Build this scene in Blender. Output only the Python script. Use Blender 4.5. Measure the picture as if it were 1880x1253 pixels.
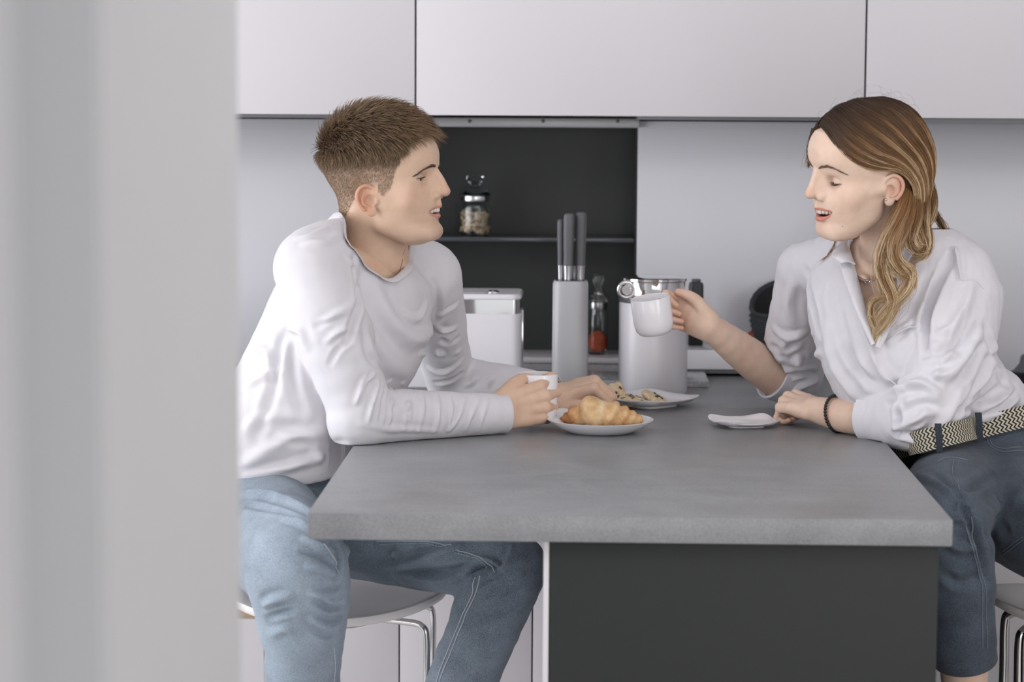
import bpy, bmesh, math, random
import numpy as np
from mathutils import Vector, Matrix, noise as mnoise

for _o in list(bpy.data.objects):
    bpy.data.objects.remove(_o, do_unlink=True)
SC = bpy.context.scene
COL = SC.collection
random.seed(7)
RNG = np.random.default_rng(11)

# ------------------------------------------------------------------ camera
IMG_W, IMG_H, FPX, CAM_Z = 1880.0, 1253.0, 4440.0, 1.53
VPX, VPY, ROLL = 1082.0, 183.0, 0.0088


def camera_axes():
    d = np.array([(VPX - IMG_W / 2) / FPX, -(VPY - IMG_H / 2) / FPX, 1.0])
    d /= np.linalg.norm(d)
    s = np.array([1, -ROLL, 0.0])
    s[2] = -(s @ d) / d[2]
    s /= np.linalg.norm(s)
    t = -np.cross(s, d)
    return np.stack([s, d, t], 1)      # camera (right, up, forward) = A @ world


CAM_A = camera_axes()
cam_data = bpy.data.cameras.new('camera')
cam = bpy.data.objects.new('camera', cam_data)
COL.objects.link(cam)
_m = Matrix.Identity(4)
for _r in range(3):
    _m[_r][0], _m[_r][1], _m[_r][2] = CAM_A[0][_r], CAM_A[1][_r], -CAM_A[2][_r]
_m[0][3], _m[1][3], _m[2][3] = 0.0, 0.0, CAM_Z
cam.matrix_world = _m
cam_data.sensor_width = 36.0
cam_data.lens = FPX / IMG_W * 36.0
cam_data.clip_start = 0.05
cam_data.dof.use_dof = True
cam_data.dof.focus_distance = 4.38
cam_data.dof.aperture_fstop = 4.2
SC.camera = cam

# ------------------------------------------------------------------ light and exposure
SC.view_settings.view_transform = 'Standard'
SC.view_settings.look = 'None'
SC.view_settings.gamma = 1.0
SC.view_settings.use_curve_mapping = False
SC.view_settings.exposure = 0.0
SC.cycles.use_denoising = True
SC.cycles.max_bounces = 8
SC.cycles.sample_clamp_indirect = 6.0
world = bpy.data.worlds.new('daylight')
SC.world = world
world.use_nodes = True
world.node_tree.nodes['Background'].inputs[0].default_value = (0.93, 0.96, 1.0, 1)
world.node_tree.nodes['Background'].inputs[1].default_value = 1.05


def area_light(name, loc, target, sx, sy, power, color):
    l = bpy.data.lights.new(name, 'AREA')
    l.shape = 'RECTANGLE'
    l.size, l.size_y, l.energy, l.color = sx, sy, power, color
    o = bpy.data.objects.new(name, l)
    COL.objects.link(o)
    o.location = loc
    o.rotation_euler = (Vector(target) - Vector(loc)).to_track_quat('-Z', 'Y').to_euler()
    return o


area_light('window_daylight', (-2.62, 3.6, 1.45), (0.0, 4.6, 1.1), 2.6, 2.0, 62, (0.955, 0.965, 1.0))
area_light('rear_fill', (1.2, -5.6, 1.6), (0.1, 4.6, 1.1), 5.0, 2.2, 78, (1.0, 0.98, 0.97))  # added soft fill from behind the camera, lifts surfaces facing it
area_light('side_fill', (2.62, 1.7, 1.5), (-0.3, 2.4, 1.2), 1.8, 1.6, 38, (1.0, 0.98, 0.97))  # added fill from the right, brightens the jamb reveal; wall_right has no opening
area_light('overhead_fill', (0.5, 2.75, 2.60), (0.2, 3.6, 0.6), 2.2, 1.0, 24, (1.0, 0.975, 0.96))  # added overhead fill for the kitchen, leaves the partition front dimmer


# ------------------------------------------------------------------ placing helpers
def P(u, v, y):
    """World point at depth y (metres in front of the camera) seen at pixel u, v."""
    r = CAM_A.T @ np.array([(u - IMG_W / 2) / FPX, -(v - IMG_H / 2) / FPX, 1.0])
    return np.array([0, 0, CAM_Z]) + r * (y / r[1])


def Pz(u, v, z):
    r = CAM_A.T @ np.array([(u - IMG_W / 2) / FPX, -(v - IMG_H / 2) / FPX, 1.0])
    return np.array([0, 0, CAM_Z]) + r * ((z - CAM_Z) / r[2])


def project(p):
    c = (np.asarray(p, float) - [0, 0, CAM_Z]) @ CAM_A.T
    return np.stack([IMG_W / 2 + FPX * c[..., 0] / c[..., 2], IMG_H / 2 - FPX * c[..., 1] / c[..., 2]], -1)


# ------------------------------------------------------------------ materials
def lin(r, g, b):
    f = lambda c: (c / 255 / 12.92) if c <= 10 else (((c / 255) + 0.055) / 1.055) ** 2.4
    return (f(r), f(g), f(b), 1.0)


class NT:
    def __init__(self, name):
        self.m = bpy.data.materials.new(name)
        self.m.use_nodes = True
        self.t = self.m.node_tree
        self.b = self.t.nodes['Principled BSDF']

    def n(self, typ, **kw):
        x = self.t.nodes.new(typ)
        for k, v in kw.items():
            if k in x.inputs.keys():
                x.inputs[k].default_value = v
            else:
                setattr(x, k, v)
        return x

    def l(self, a, b):
        self.t.links.new(a, b)

    def set(self, **kw):
        for k, v in kw.items():
            self.b.inputs[k.replace('_', ' ')].default_value = v
        return self

    def coords(self, scale=(1, 1, 1)):
        tc = self.n('ShaderNodeTexCoord')
        mp = self.n('ShaderNodeMapping')
        mp.inputs['Scale'].default_value = scale
        self.l(tc.outputs['Object'], mp.inputs['Vector'])
        return mp.outputs['Vector']

    def noise(self, scale, detail=4, rough=0.55, vec=None, dist=0.0):
        x = self.n('ShaderNodeTexNoise')
        x.inputs['Scale'].default_value = scale
        x.inputs['Detail'].default_value = detail
        x.inputs['Roughness'].default_value = rough
        x.inputs['Distortion'].default_value = dist
        self.l(vec if vec is not None else self.coords(), x.inputs['Vector'])
        return x.outputs['Fac']

    def ramp(self, fac, stops):
        x = self.n('ShaderNodeValToRGB')
        e = x.color_ramp.elements
        while len(e) < len(stops):
            e.new(0.5)
        for i, (p, c) in enumerate(stops):
            e[i].position = p
            e[i].color = c
        self.l(fac, x.inputs['Fac'])
        return x.outputs['Color']

    def mix(self, fac, a, b, blend='MIX'):
        x = self.n('ShaderNodeMix')
        x.data_type = 'RGBA'
        x.blend_type = blend
        for s, val in ((x.inputs['Factor'], fac), (x.inputs[6], a), (x.inputs[7], b)):
            if isinstance(val, (float, int, tuple)):
                s.default_value = val
            else:
                self.l(val, s)
        return x.outputs[2]

    def bump(self, height, strength=0.2, dist=0.002, prev=None):
        x = self.n('ShaderNodeBump')
        x.inputs['Strength'].default_value = strength
        x.inputs['Distance'].default_value = dist
        self.l(height, x.inputs['Height'])
        if prev is not None:
            self.l(prev, x.inputs['Normal'])
        self.l(x.outputs['Normal'], self.b.inputs['Normal'])
        return x.outputs['Normal']

    def color(self, c):
        if isinstance(c, tuple):
            self.b.inputs['Base Color'].default_value = c
        else:
            self.l(c, self.b.inputs['Base Color'])
        return self


MAT = {}


def simple(name, rgb, rough=0.5, metal=0.0, var=0.04, scale=30, bump=0.0, bscale=200, **kw):
    t = NT(name)
    c = lin(*rgb)
    d = tuple(x * (1 - var) for x in c[:3]) + (1,)
    t.color(t.ramp(t.noise(scale), [(0.3, d), (0.7, c)]))
    t.set(Roughness=rough, Metallic=metal, **kw)
    if bump:
        t.bump(t.noise(bscale), bump, 0.001)
    MAT[name] = t.m
    return t.m


simple('white_lacquer', (214, 210, 213), 0.32, var=0.015, scale=3)
simple('white_wall', (205, 204, 206), 0.7, var=0.02, scale=4, bump=0.05)
simple('jamb_paint', (198, 197, 198), 0.6, var=0.02, scale=4)
simple('grey_floor', (204, 202, 199), 0.4)
simple('gap_black', (30, 30, 32), 0.6)
simple('grey_profile', (112, 112, 115), 0.45)
simple('aluminium', (178, 178, 181), 0.38, 0.35, bump=0.02)
simple('glass_white', (212, 211, 216), 0.22, var=0.01, scale=2)
simple('anthracite', (29, 31, 30), 0.6, var=0.10, scale=60, bump=0.03, bscale=500)
simple('niche_dark', (34, 36, 36), 0.5, var=0.08, scale=40)
simple('shelf_dark', (70, 73, 78), 0.12)
simple('ceramic', (238, 236, 239), 0.12, var=0.01, scale=8)
simple('ceramic_matt', (225, 223, 227), 0.3, var=0.01, scale=8)
simple('chrome', (215, 213, 212), 0.07, 1.0, var=0.01)
simple('steel', (190, 190, 192), 0.22, 1.0)
simple('block_grey', (176, 176, 179), 0.35, var=0.02)
simple('handle_grey', (92, 92, 95), 0.5)
simple('black_plastic', (28, 28, 31), 0.35)
simple('seat_white', (226, 222, 220), 0.35, var=0.02)
simple('charcoal_yarn', (62, 65, 67), 0.9, var=0.35, scale=220, bump=0.5, bscale=900)
simple('charcoal_lining', (40, 41, 43), 0.95, var=0.2, scale=200)
simple('nut', (214, 190, 158), 0.6, var=0.25, scale=120)
simple('paprika', (206, 80, 28), 0.75, var=0.4, scale=160, bump=0.4, bscale=400)
simple('terracotta', (150, 58, 34), 0.45, var=0.2, scale=60)
simple('chocolate', (58, 36, 26), 0.45, var=0.3, scale=200)
simple('gold', (196, 160, 104), 0.25, 1.0)
simple('silver', (205, 205, 205), 0.2, 1.0)
simple('tooth', (228, 221, 210), 0.25, var=0.02)
simple('mouth_dark', (92, 38, 34), 0.5, var=0.1)


def mk_worktop():
    t = NT('worktop_stone')
    v = t.coords()
    fine = t.noise(420, 6, 0.7, v)
    cloud = t.noise(9, 5, 0.6, v, 0.6)
    streak = t.noise(14, 5, 0.6, t.coords((0.35, 2.4, 1)), 0.4)
    a = t.ramp(fine, [(0.25, lin(122, 123, 125)), (0.75, lin(170, 170, 172))])
    b = t.ramp(cloud, [(0.3, lin(190, 190, 191)), (0.7, lin(255, 255, 255))])
    c = t.ramp(streak, [(0.3, lin(205, 205, 205)), (0.65, lin(255, 255, 255))])
    t.color(t.mix(0.22, t.mix(0.5, a, b, 'MULTIPLY'), c, 'MULTIPLY'))
    t.l(t.ramp(cloud, [(0.2, (.30, .30, .30, 1)), (0.8, (.44, .44, .44, 1))]), t.b.inputs['Roughness'])
    t.bump(fine, 0.12, 0.0006)
    MAT['worktop_stone'] = t.m


def mk_wood():
    t = NT('oak')
    w = t.noise(9, 6, 0.6, t.coords((1.2, 8, 26)), 1.0)
    t.color(t.ramp(w, [(0.25, lin(150, 128, 104)), (0.75, lin(196, 172, 143))]))
    t.set(Roughness=0.5)
    t.bump(w, 0.1)
    MAT['oak'] = t.m


def mk_marble():
    t = NT('marble')
    w = t.noise(16, 8, 0.7, t.coords((1, 1.4, 1)), 2.4)
    t.color(t.ramp(w, [(0.32, lin(120, 120, 124)), (0.47, lin(196, 195, 197)), (0.52, lin(150, 150, 153)), (0.7, lin(214, 213, 215))]))
    t.set(Roughness=0.15)
    MAT['marble'] = t.m


def mk_glass():
    t = NT('clear_glass')
    t.set(Base_Color=(0.96, 0.98, 0.98, 1), Roughness=0.02, IOR=1.45)
    t.b.inputs['Transmission Weight'].default_value = 1.0
    MAT['clear_glass'] = t.m


def mk_pastry():
    t = NT('croissant_crust')
    at = t.n('ShaderNodeAttribute', attribute_name='col')
    n1 = t.ramp(t.noise(70, 6, 0.65), [(0.3, lin(222, 200, 168)), (0.65, lin(255, 252, 244))])
    t.color(t.mix(0.6, at.outputs['Color'], n1, 'MULTIPLY'))
    t.set(Roughness=0.38)
    t.bump(t.noise(160, 5, 0.6), 0.25, 0.002)
    MAT['croissant_crust'] = t.m
    t = NT('cookie_dough')
    n1 = t.noise(150, 6, 0.7)
    t.color(t.ramp(n1, [(0.26, lin(182, 150, 112)), (0.55, lin(232, 210, 176))]))
    t.set(Roughness=0.75)
    t.bump(n1, 0.6, 0.004)
    MAT['cookie_dough'] = t.m


def mk_skin(name, sss=0.18, rough=0.48, tint=(255, 255, 255)):
    t = NT(name)
    at = t.n('ShaderNodeAttribute', attribute_name='col')
    big = t.ramp(t.noise(55, 5, 0.6), [(0.3, lin(240, 228, 222)), (0.7, lin(255, 255, 255))])
    t.color(t.mix(0.5, at.outputs['Color'], big, 'MULTIPLY'))
    t.set(Roughness=rough)
    t.b.inputs['Subsurface Weight'].default_value = sss
    t.b.inputs['Subsurface Radius'].default_value = (1.0, 0.35, 0.2)
    t.b.inputs['Subsurface Scale'].default_value = 0.006
    t.b.inputs['Specular IOR Level'].default_value = 0.35
    t.bump(t.noise(900, 3, 0.6), 0.10, 0.0006)
    MAT[name] = t.m


def mk_cloth(name, rgb, weave=1800, bump=0.12, wr=26, wrb=0.0):
    t = NT(name)
    c = lin(*rgb)
    f = t.noise(weave, 2, 0.5)
    t.color(t.ramp(t.noise(40, 3), [(0.3, tuple(x * .97 for x in c[:3]) + (1,)), (0.7, c)]))
    t.set(Roughness=0.85)
    t.b.inputs['Sheen Weight'].default_value = 0.15
    p = None
    if wrb:
        p = t.bump(t.noise(wr, 4, 0.55, t.coords((1, 1, 0.55)), 0.8), wrb, 0.006)
    t.bump(f, bump, 0.0008, p)
    MAT[name] = t.m


def mk_denim(name, dark, light, thread):
    t = NT(name)
    at = t.n('ShaderNodeAttribute', attribute_name='col')
    sep = t.n('ShaderNodeSeparateColor')
    t.l(at.outputs['Color'], sep.inputs['Color'])
    v = t.coords((1, 1, 0.8))
    w = t.noise(640, 3, 0.8, v)
    big = t.noise(16, 5, 0.6)
    m1 = t.n('ShaderNodeMath', operation='MULTIPLY_ADD')
    t.l(w, m1.inputs[0])
    m1.inputs[1].default_value = 1.5
    m1.inputs[2].default_value = -0.75
    m2 = t.n('ShaderNodeMath', operation='ADD')
    t.l(m1.outputs[0], m2.inputs[0])
    t.l(sep.outputs['Red'], m2.inputs[1])
    m3 = t.n('ShaderNodeMath', operation='MULTIPLY_ADD')
    t.l(big, m3.inputs[0])
    m3.inputs[1].default_value = 0.5
    m3.inputs[2].default_value = -0.25
    m4 = t.n('ShaderNodeMath', operation='ADD')
    t.l(m2.outputs[0], m4.inputs[0])
    t.l(m3.outputs[0], m4.inputs[1])
    t.color(t.ramp(m4.outputs[0], [(0.0, lin(*dark)), (1.0, lin(*light))]))
    t.set(Roughness=0.85)
    t.b.inputs['Sheen Weight'].default_value = 0.1
    t.bump(w, 0.2, 0.0008)
    MAT[name] = t.m
    simple(name + '_thread', thread, 0.8, var=0.15, scale=400)


def mk_hair(name, rough=0.42):
    t = NT(name)
    at = t.n('ShaderNodeAttribute', attribute_name='col')
    t.l(at.outputs['Color'], t.b.inputs['Base Color'])
    t.set(Roughness=rough)
    t.b.inputs['Specular IOR Level'].default_value = 0.4
    MAT[name] = t.m


mk_worktop(); mk_wood(); mk_marble(); mk_glass(); mk_pastry()
mk_skin('skin_man'); mk_skin('skin_woman', 0.2)
mk_cloth('jersey_white', (218, 215, 219), 1500, 0.10, 22, 0.0)
mk_cloth('cotton_white', (222, 219, 224), 1800, 0.10, 30, 0.18)
mk_denim('denim_light', (60, 72, 84), (176, 190, 204), (196, 204, 210))
mk_denim('denim_dark', (34, 40, 50), (112, 124, 140), (120, 128, 140))
mk_hair('hair_man'); mk_hair('hair_woman', 0.36)
simple('denim_loop', (50, 56, 66), 0.85, var=0.2, scale=300)
simple('brow_hair', (92, 72, 56), 0.7, var=0.2, scale=300)
simple('iris', (96, 98, 84), 0.1)
simple('eyewhite', (226, 220, 216), 0.15)


# ------------------------------------------------------------------ object helpers
def tag(o, label=None, cat=None, group=None, kind=None):
    for k, v in (('label', label), ('category', cat), ('group', group), ('kind', kind)):
        if v:
            o[k] = v
    return o


def empty(name, loc, label, cat, group=None, rz=0.0):
    o = bpy.data.objects.new(name, None)
    o.empty_display_size = 0.05
    COL.objects.link(o)
    o.location = [float(x) for x in loc]
    o.rotation_euler = (0, 0, rz)
    return tag(o, label, cat, group)


def link(name, me, mat, parent=None, smooth=True, keep=False):
    """keep=True: the mesh is in world space and the parent has a transform."""
    if mat is not None:
        me.materials.append(MAT[mat])
    if smooth:
        me.polygons.foreach_set('use_smooth', [True] * len(me.polygons))
    o = bpy.data.objects.new(name, me)
    COL.objects.link(o)
    if parent is not None:
        o.parent = parent
        if keep:
            bpy.context.view_layer.update()
            o.matrix_parent_inverse = parent.matrix_world.inverted()
    return o


def from_bm(name, bm, mat, parent=None, smooth=True, sharp=35, keep=False):
    me = bpy.data.meshes.new(name)
    bmesh.ops.recalc_face_normals(bm, faces=bm.faces[:])
    bm.to_mesh(me)
    bm.free()
    o = link(name, me, mat, parent, smooth, keep)
    if smooth and sharp:
        me.set_sharp_from_angle(angle=math.radians(sharp))
    return o


def box(name, lo, hi, mat, parent=None, bevel=0.002, seg=2, keep=False):
    bm = bmesh.new()
    bmesh.ops.create_cube(bm, size=1)
    lo, hi = Vector([float(x) for x in lo]), Vector([float(x) for x in hi])
    for v in bm.verts:
        v.co = Vector([(lo[i] + hi[i]) / 2 + v.co[i] * (hi[i] - lo[i]) for i in range(3)])
    if bevel:
        bmesh.ops.bevel(bm, geom=bm.edges[:], offset=bevel, segments=seg, affect='EDGES', profile=0.5)
    return from_bm(name, bm, mat, parent, keep=keep)


def rings(name, loops, mat, parent=None, close_start=True, close_end=True, sharp=40, keep=False, wrap=False):
    """Skin a list of equal-length closed loops of points."""
    n = len(loops[0])
    vs = [tuple(map(float, p)) for lp in loops for p in lp]
    fs = []
    L = len(loops)
    for i in range(L - (0 if wrap else 1)):
        j = (i + 1) % L
        for k in range(n):
            fs.append((i * n + k, i * n + (k + 1) % n, j * n + (k + 1) % n, j * n + k))
    if not wrap:
        if close_start:
            fs.append(tuple(range(n - 1, -1, -1)))
        if close_end:
            fs.append(tuple((L - 1) * n + k for k in range(n)))
    bm = bmesh.new()
    bv = [bm.verts.new(v) for v in vs]
    for f in fs:
        try:
            bm.faces.new([bv[i] for i in f])
        except ValueError:
            pass
    return from_bm(name, bm, mat, parent, sharp=sharp, keep=keep)


def lathe(name, prof, mat, parent=None, seg=48, sharp=40, sq=None, closed=True):
    """prof: (r, z) list; sq: superellipse exponent for squarish sections."""
    loops = []
    for r, z in prof:
        lp = []
        for k in range(seg):
            a = 2 * math.pi * k / seg
            c, s = math.cos(a), math.sin(a)
            rr = r if sq is None else r / (abs(c) ** sq + abs(s) ** sq) ** (1 / sq)
            lp.append((rr * c, rr * s, z))
        loops.append(lp)
    return rings(name, loops, mat, parent, closed, closed, sharp)


def catmull(pts, per=6):
    pts = np.asarray(pts, float)
    if len(pts) < 3:
        t = np.linspace(0, 1, per + 1)[:, None]
        return pts[0] * (1 - t) + pts[-1] * t
    q = np.vstack([2 * pts[0] - pts[1], pts, 2 * pts[-1] - pts[-2]])
    out = []
    for i in range(1, len(q) - 2):
        p0, p1, p2, p3 = q[i - 1], q[i], q[i + 1], q[i + 2]
        for k in range(per):
            t = k / per
            out.append(0.5 * (2 * p1 + (p2 - p0) * t + (2 * p0 - 5 * p1 + 4 * p2 - p3) * t * t + (3 * p1 - p0 - 3 * p2 + p3) * t ** 3))
    out.append(q[-2])
    return np.array(out)


def tube_loops(pts, r, seg=8, flat=None):
    pts = np.asarray(pts, float)
    n = len(pts)
    r = np.full(n, r) if np.isscalar(r) else np.asarray(r)
    T = np.gradient(pts, axis=0)
    T /= np.linalg.norm(T, axis=1)[:, None] + 1e-12
    up = np.array([0.31, 0.2, 0.93])
    loops = []
    N = np.cross(T[0], up)
    for i in range(n):
        N = N - T[i] * (N @ T[i])
        N /= np.linalg.norm(N) + 1e-12
        B = np.cross(T[i], N)
        lp = []
        for k in range(seg):
            a = 2 * math.pi * k / seg
            lp.append(pts[i] + r[i] * (math.cos(a) * N + math.sin(a) * B))
        loops.append(lp)
    return loops


def tube(name, pts, r, mat, parent=None, seg=8, keep=False, wrap=False):
    return rings(name, tube_loops(pts, r, seg), mat, parent, keep=keep, wrap=wrap)


def smooth01(x, a, b):
    t = np.clip((x - a) / (b - a), 0, 1)
    return t * t * (3 - 2 * t)
# ------------------------------------------------------------------ the room
def structure(o, **kw):
    o['kind'] = 'structure'
    return o


Y_DOOR, Y_BASE, Y_SPLASH, Y_NICHE = 5.20, 4.83, 5.50, 5.66
Z_TOP, Z_CAB = 0.92, 1.495
structure(box('floor', (-2.8, -6.2, -0.1), (2.8, 5.9, 0.0), 'grey_floor', bevel=0))
structure(box('ceiling', (-2.8, -6.2, 2.62), (2.8, 5.9, 2.7), 'white_wall', bevel=0))
structure(box('wall_back', (-2.8, 5.70, 0.0), (2.8, 5.85, 2.62), 'white_wall', bevel=0))
structure(box('wall_right', (2.7, 0.5, 0.0), (2.8, 5.7, 2.62), 'white_wall', bevel=0))
for nm, lo, hi in (('wall_left', (-2.8, 1.0, 0.0), (-2.7, 5.7, 0.42)), ('wall_left', (-2.8, 1.0, 2.48), (-2.7, 5.7, 2.62)),
                   ('wall_left', (-2.8, 4.95, 0.42), (-2.7, 5.7, 2.48)), ('wall_left', (-2.8, 1.0, 0.42), (-2.7, 2.25, 2.48))):
    structure(box(nm, lo, hi, 'white_wall', bevel=0))
# the blurred door jamb on the left: a stepped reveal of the partition the picture is taken through
XJ = float(P(440, 600, 2.2)[0])
bm = bmesh.new()
poly = [(-1.7, 1.30), (-0.3775, 1.30), (-0.3775, 1.58), (XJ, 1.58), (XJ, 2.2), (-1.7, 2.2)]
b0 = [bm.verts.new((x, y, 0.0)) for x, y in poly]
b1 = [bm.verts.new((x, y, 2.62)) for x, y in poly]
bm.faces.new(b0[::-1]); bm.faces.new(b1)
for i in range(len(poly)):
    j = (i + 1) % len(poly)
    bm.faces.new((b0[i], b0[j], b1[j], b1[i]))
vert_e = [e for e in bm.edges if abs(e.verts[0].co.z - e.verts[1].co.z) > 1]
bmesh.ops.bevel(bm, geom=vert_e, offset=0.004, segments=3, affect='EDGES')
structure(from_bm('wall_front', bm, 'jamb_paint'))

# ---- upper cabinets: three units, each a carcass with one flat door
xs = [(-1.30, -0.3745, 'white upper cabinet behind the man, left of the first black gap'),
      (-0.3705, 0.5850, 'wide white upper cabinet between the two black vertical gaps'),
      (0.5890, 1.55, 'white upper cabinet behind the woman, right of the second black gap')]
for x0, x1, lab in xs:
    e = empty('upper_cabinet', ((x0 + x1) / 2, 5.35, Z_CAB), lab, 'cabinet', 'handleless white upper cabinets')
    box('door', (x0, Y_DOOR, Z_CAB), (x1, Y_DOOR + 0.02, 2.42), 'white_lacquer', e, 0.0012, keep=True)
    box('body', (x0 - 0.0015, Y_DOOR + 0.024, Z_CAB + 0.012), (x1 + 0.0015, 5.69, 2.42), 'gap_black', e, 0, keep=True)
    xp = max(x0, 0.105) if -1 < x0 < 0.5 else x0
    box('bottom_profile', (xp - 0.0015, Y_DOOR + 0.012, Z_CAB - 0.0075 - (.004 if x0 > .5 else 0)), (x1 + 0.0015, 5.42, Z_CAB + 0.010), 'grey_profile', e, 0.001, keep=True)

# ---- back wall: glossy white panels left and right of the dark open niche
NX0, NX1 = float(P(690, 400, Y_SPLASH)[0]), float(P(1166, 400, Y_SPLASH)[0])
NZ0, NZ1 = float(P(1000, 656, Y_SPLASH)[2]), float(P(1000, 235, Y_SPLASH)[2])
def panel(x0, x1, lab, y):
    o = box('backsplash_panel', (x0, y, Z_TOP + 0.001), (x1, y + 0.012, Z_CAB - 0.0125), 'glass_white', None, 0.002)
    return tag(o, lab, 'panel')
panel(-1.6, NX0, 'glossy white wall panel behind the man, left of the dark niche', Y_SPLASH)
panel(NX1 + 0.004, 1.7, 'glossy white wall panel right of the dark niche, behind the woman', Y_SPLASH - 0.016)
nich = empty('niche_unit', ((NX0 + NX1) / 2, 5.6, NZ0), 'dark open wall niche with one shelf between the white panels', 'niche')
box('back_panel', (NX0 - 0.02, Y_NICHE, NZ0 - 0.02), (NX1 + 0.02, Y_NICHE + 0.02, NZ1 + 0.02), 'niche_dark', nich, 0, keep=True)
box('side_panel', (NX0 - 0.018, Y_SPLASH + 0.013, NZ0), (NX0, Y_NICHE, NZ1), 'niche_dark', nich, 0.0, keep=True)
box('side_panel', (NX1, Y_SPLASH + 0.0, NZ0), (NX1 + 0.003, Y_NICHE, NZ1), 'niche_dark', nich, 0.0, keep=True)
zs = float(P(1000, 437, Y_SPLASH)[2])
box('shelf', (NX0 + 0.001, Y_SPLASH + 0.004, zs - 0.010), (NX1 - 0.001, Y_NICHE - 0.001, zs), 'shelf_dark', nich, 0.002, keep=True)
box('bottom_ledge', (NX0, Y_SPLASH - 0.012, NZ0 - 0.012), (NX1, Y_NICHE, NZ0), 'white_lacquer', nich, 0.001, keep=True)
box('top_board', (NX0 - 0.018, Y_SPLASH + 0.004, NZ1), (NX1 + 0.003, Y_NICHE, NZ1 + 0.012), 'niche_dark', nich, 0.0, keep=True)
box('plinth', (NX0, Y_SPLASH - 0.004, Z_TOP + 0.001), (NX1, Y_SPLASH + 0.01, NZ0 - 0.0125), 'marble', nich, 0.0, keep=True)
zr0, zr1 = float(P(1000, 234, Y_SPLASH - 0.03)[2]), float(P(1000, 214, Y_SPLASH - 0.03)[2])
rail = empty('rail', (0, Y_SPLASH, zr0), 'brushed aluminium rail with small screws above the dark niche', 'rail')
box('rail_profile', (NX0 - 0.06, Y_SPLASH - 0.034, zr0), (NX1 + 0.006, Y_SPLASH - 0.018, zr1 - 0.004), 'aluminium', rail, 0.001, keep=True)
for u in (862, 997, 1134):
    p = P(u, 222.5, Y_SPLASH - 0.034)
    lp = [[(p[0] + r * math.cos(a), p[1] + dy, p[2] + r * math.sin(a)) for a in np.linspace(0, 2 * math.pi, 12, endpoint=False)]
          for r, dy in ((0.0042, 0.001), (0.0042, -0.001), (0.0028, -0.002))]
    rings('screw', lp, 'handle_grey', rail, keep=True)

# ---- base cabinets under the back counter
e = empty('base_cabinet', (-0.75, 5.1, 0), 'white drawer cabinet with oak grip recess, behind the seated man', 'cabinet', 'white base cabinets')
xd = float(P(733, 1190, Y_BASE)[0])
xg = float(P(977, 1190, Y_BASE)[0])
zg0, zg1 = float(P(640, 1140, Y_BASE)[2]), float(P(640, 1112, Y_BASE)[2])
box('drawer_front', (-1.35, Y_BASE, 0.11), (xd - 0.0015, Y_BASE + 0.02, zg0), 'white_lacquer', e, 0.0012, keep=True)
box('drawer_front', (-1.35, Y_BASE, zg1), (xd - 0.0015, Y_BASE + 0.02, 0.874), 'white_lacquer', e, 0.0012, keep=True)
box('grip_recess', (-1.35, Y_BASE + 0.012, zg0 - 0.03), (xd - 0.0015, Y_BASE + 0.03, zg1 + 0.03), 'oak', e, 0, keep=True)
box('body', (-1.35, Y_BASE + 0.031, 0.10), (xd, 5.68, 0.879), 'gap_black', e, 0, keep=True)
e = empty('base_cabinet', (-0.26, 5.1, 0), 'white tall fronted base cabinet between the drawers and the island', 'cabinet', 'white base cabinets')
box('door', (xd + 0.0015, Y_BASE, 0.11), (xg - 0.0015, Y_BASE + 0.02, 0.874), 'white_lacquer', e, 0.0012, keep=True)
box('body', (xd + 0.0005, Y_BASE + 0.024, 0.10), (xg, 5.68, 0.879), 'gap_black', e, 0, keep=True)
e = empty('base_cabinet', (0.05, 5.1, 0), 'white base cabinet front right beside the dark island panel', 'cabinet', 'white base cabinets')
box('door', (xg + 0.0015, Y_BASE, 0.11), (0.50, Y_BASE + 0.02, 0.874), 'white_lacquer', e, 0.0012, keep=True)
box('body', (xg + 0.0005, Y_BASE + 0.024, 0.10), (0.50, 5.68, 0.879), 'gap_black', e, 0, keep=True)
e = empty('base_cabinet', (1.1, 5.1, 0), 'white base cabinet under the worktop at the far right, behind the woman', 'cabinet', 'white base cabinets')
box('door', (0.503, Y_BASE, 0.11), (1.6, Y_BASE + 0.02, 0.874), 'white_lacquer', e, 0.0012, keep=True)
box('body', (0.5025, Y_BASE + 0.024, 0.10), (1.6, 5.68, 0.879), 'gap_black', e, 0, keep=True)

# ---- worktops and island
o = box('back_worktop', (-1.4, 4.792, 0.88), (1.7, 5.483, Z_TOP), 'worktop_stone', None, 0.0015)
tag(o, 'dark grey stone worktop running along the back wall under the niche', 'worktop')
o = box('peninsula_worktop', (-0.411, 3.518, 0.88), (0.538, 4.790, Z_TOP), 'worktop_stone', None, 0.002)
tag(o, 'grey stone table top between the two people, joined to the back worktop', 'table top')
e = empty('island_base', (0.23, 4.2, 0), 'anthracite front panel with a white side carrying the table top', 'island')
box('front_panel', (-0.052, 3.535, 0.0), (0.521, 3.556, 0.8795), 'anthracite', e, 0.001, keep=True)
box('side_panel', (-0.062, 3.537, 0.0), (-0.0535, 4.80, 0.8795), 'white_lacquer', e, 0.001, keep=True)
box('body', (-0.052, 3.558, 0.0), (0.515, 4.80, 0.8795), 'anthracite', e, 0.0, keep=True)
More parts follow.
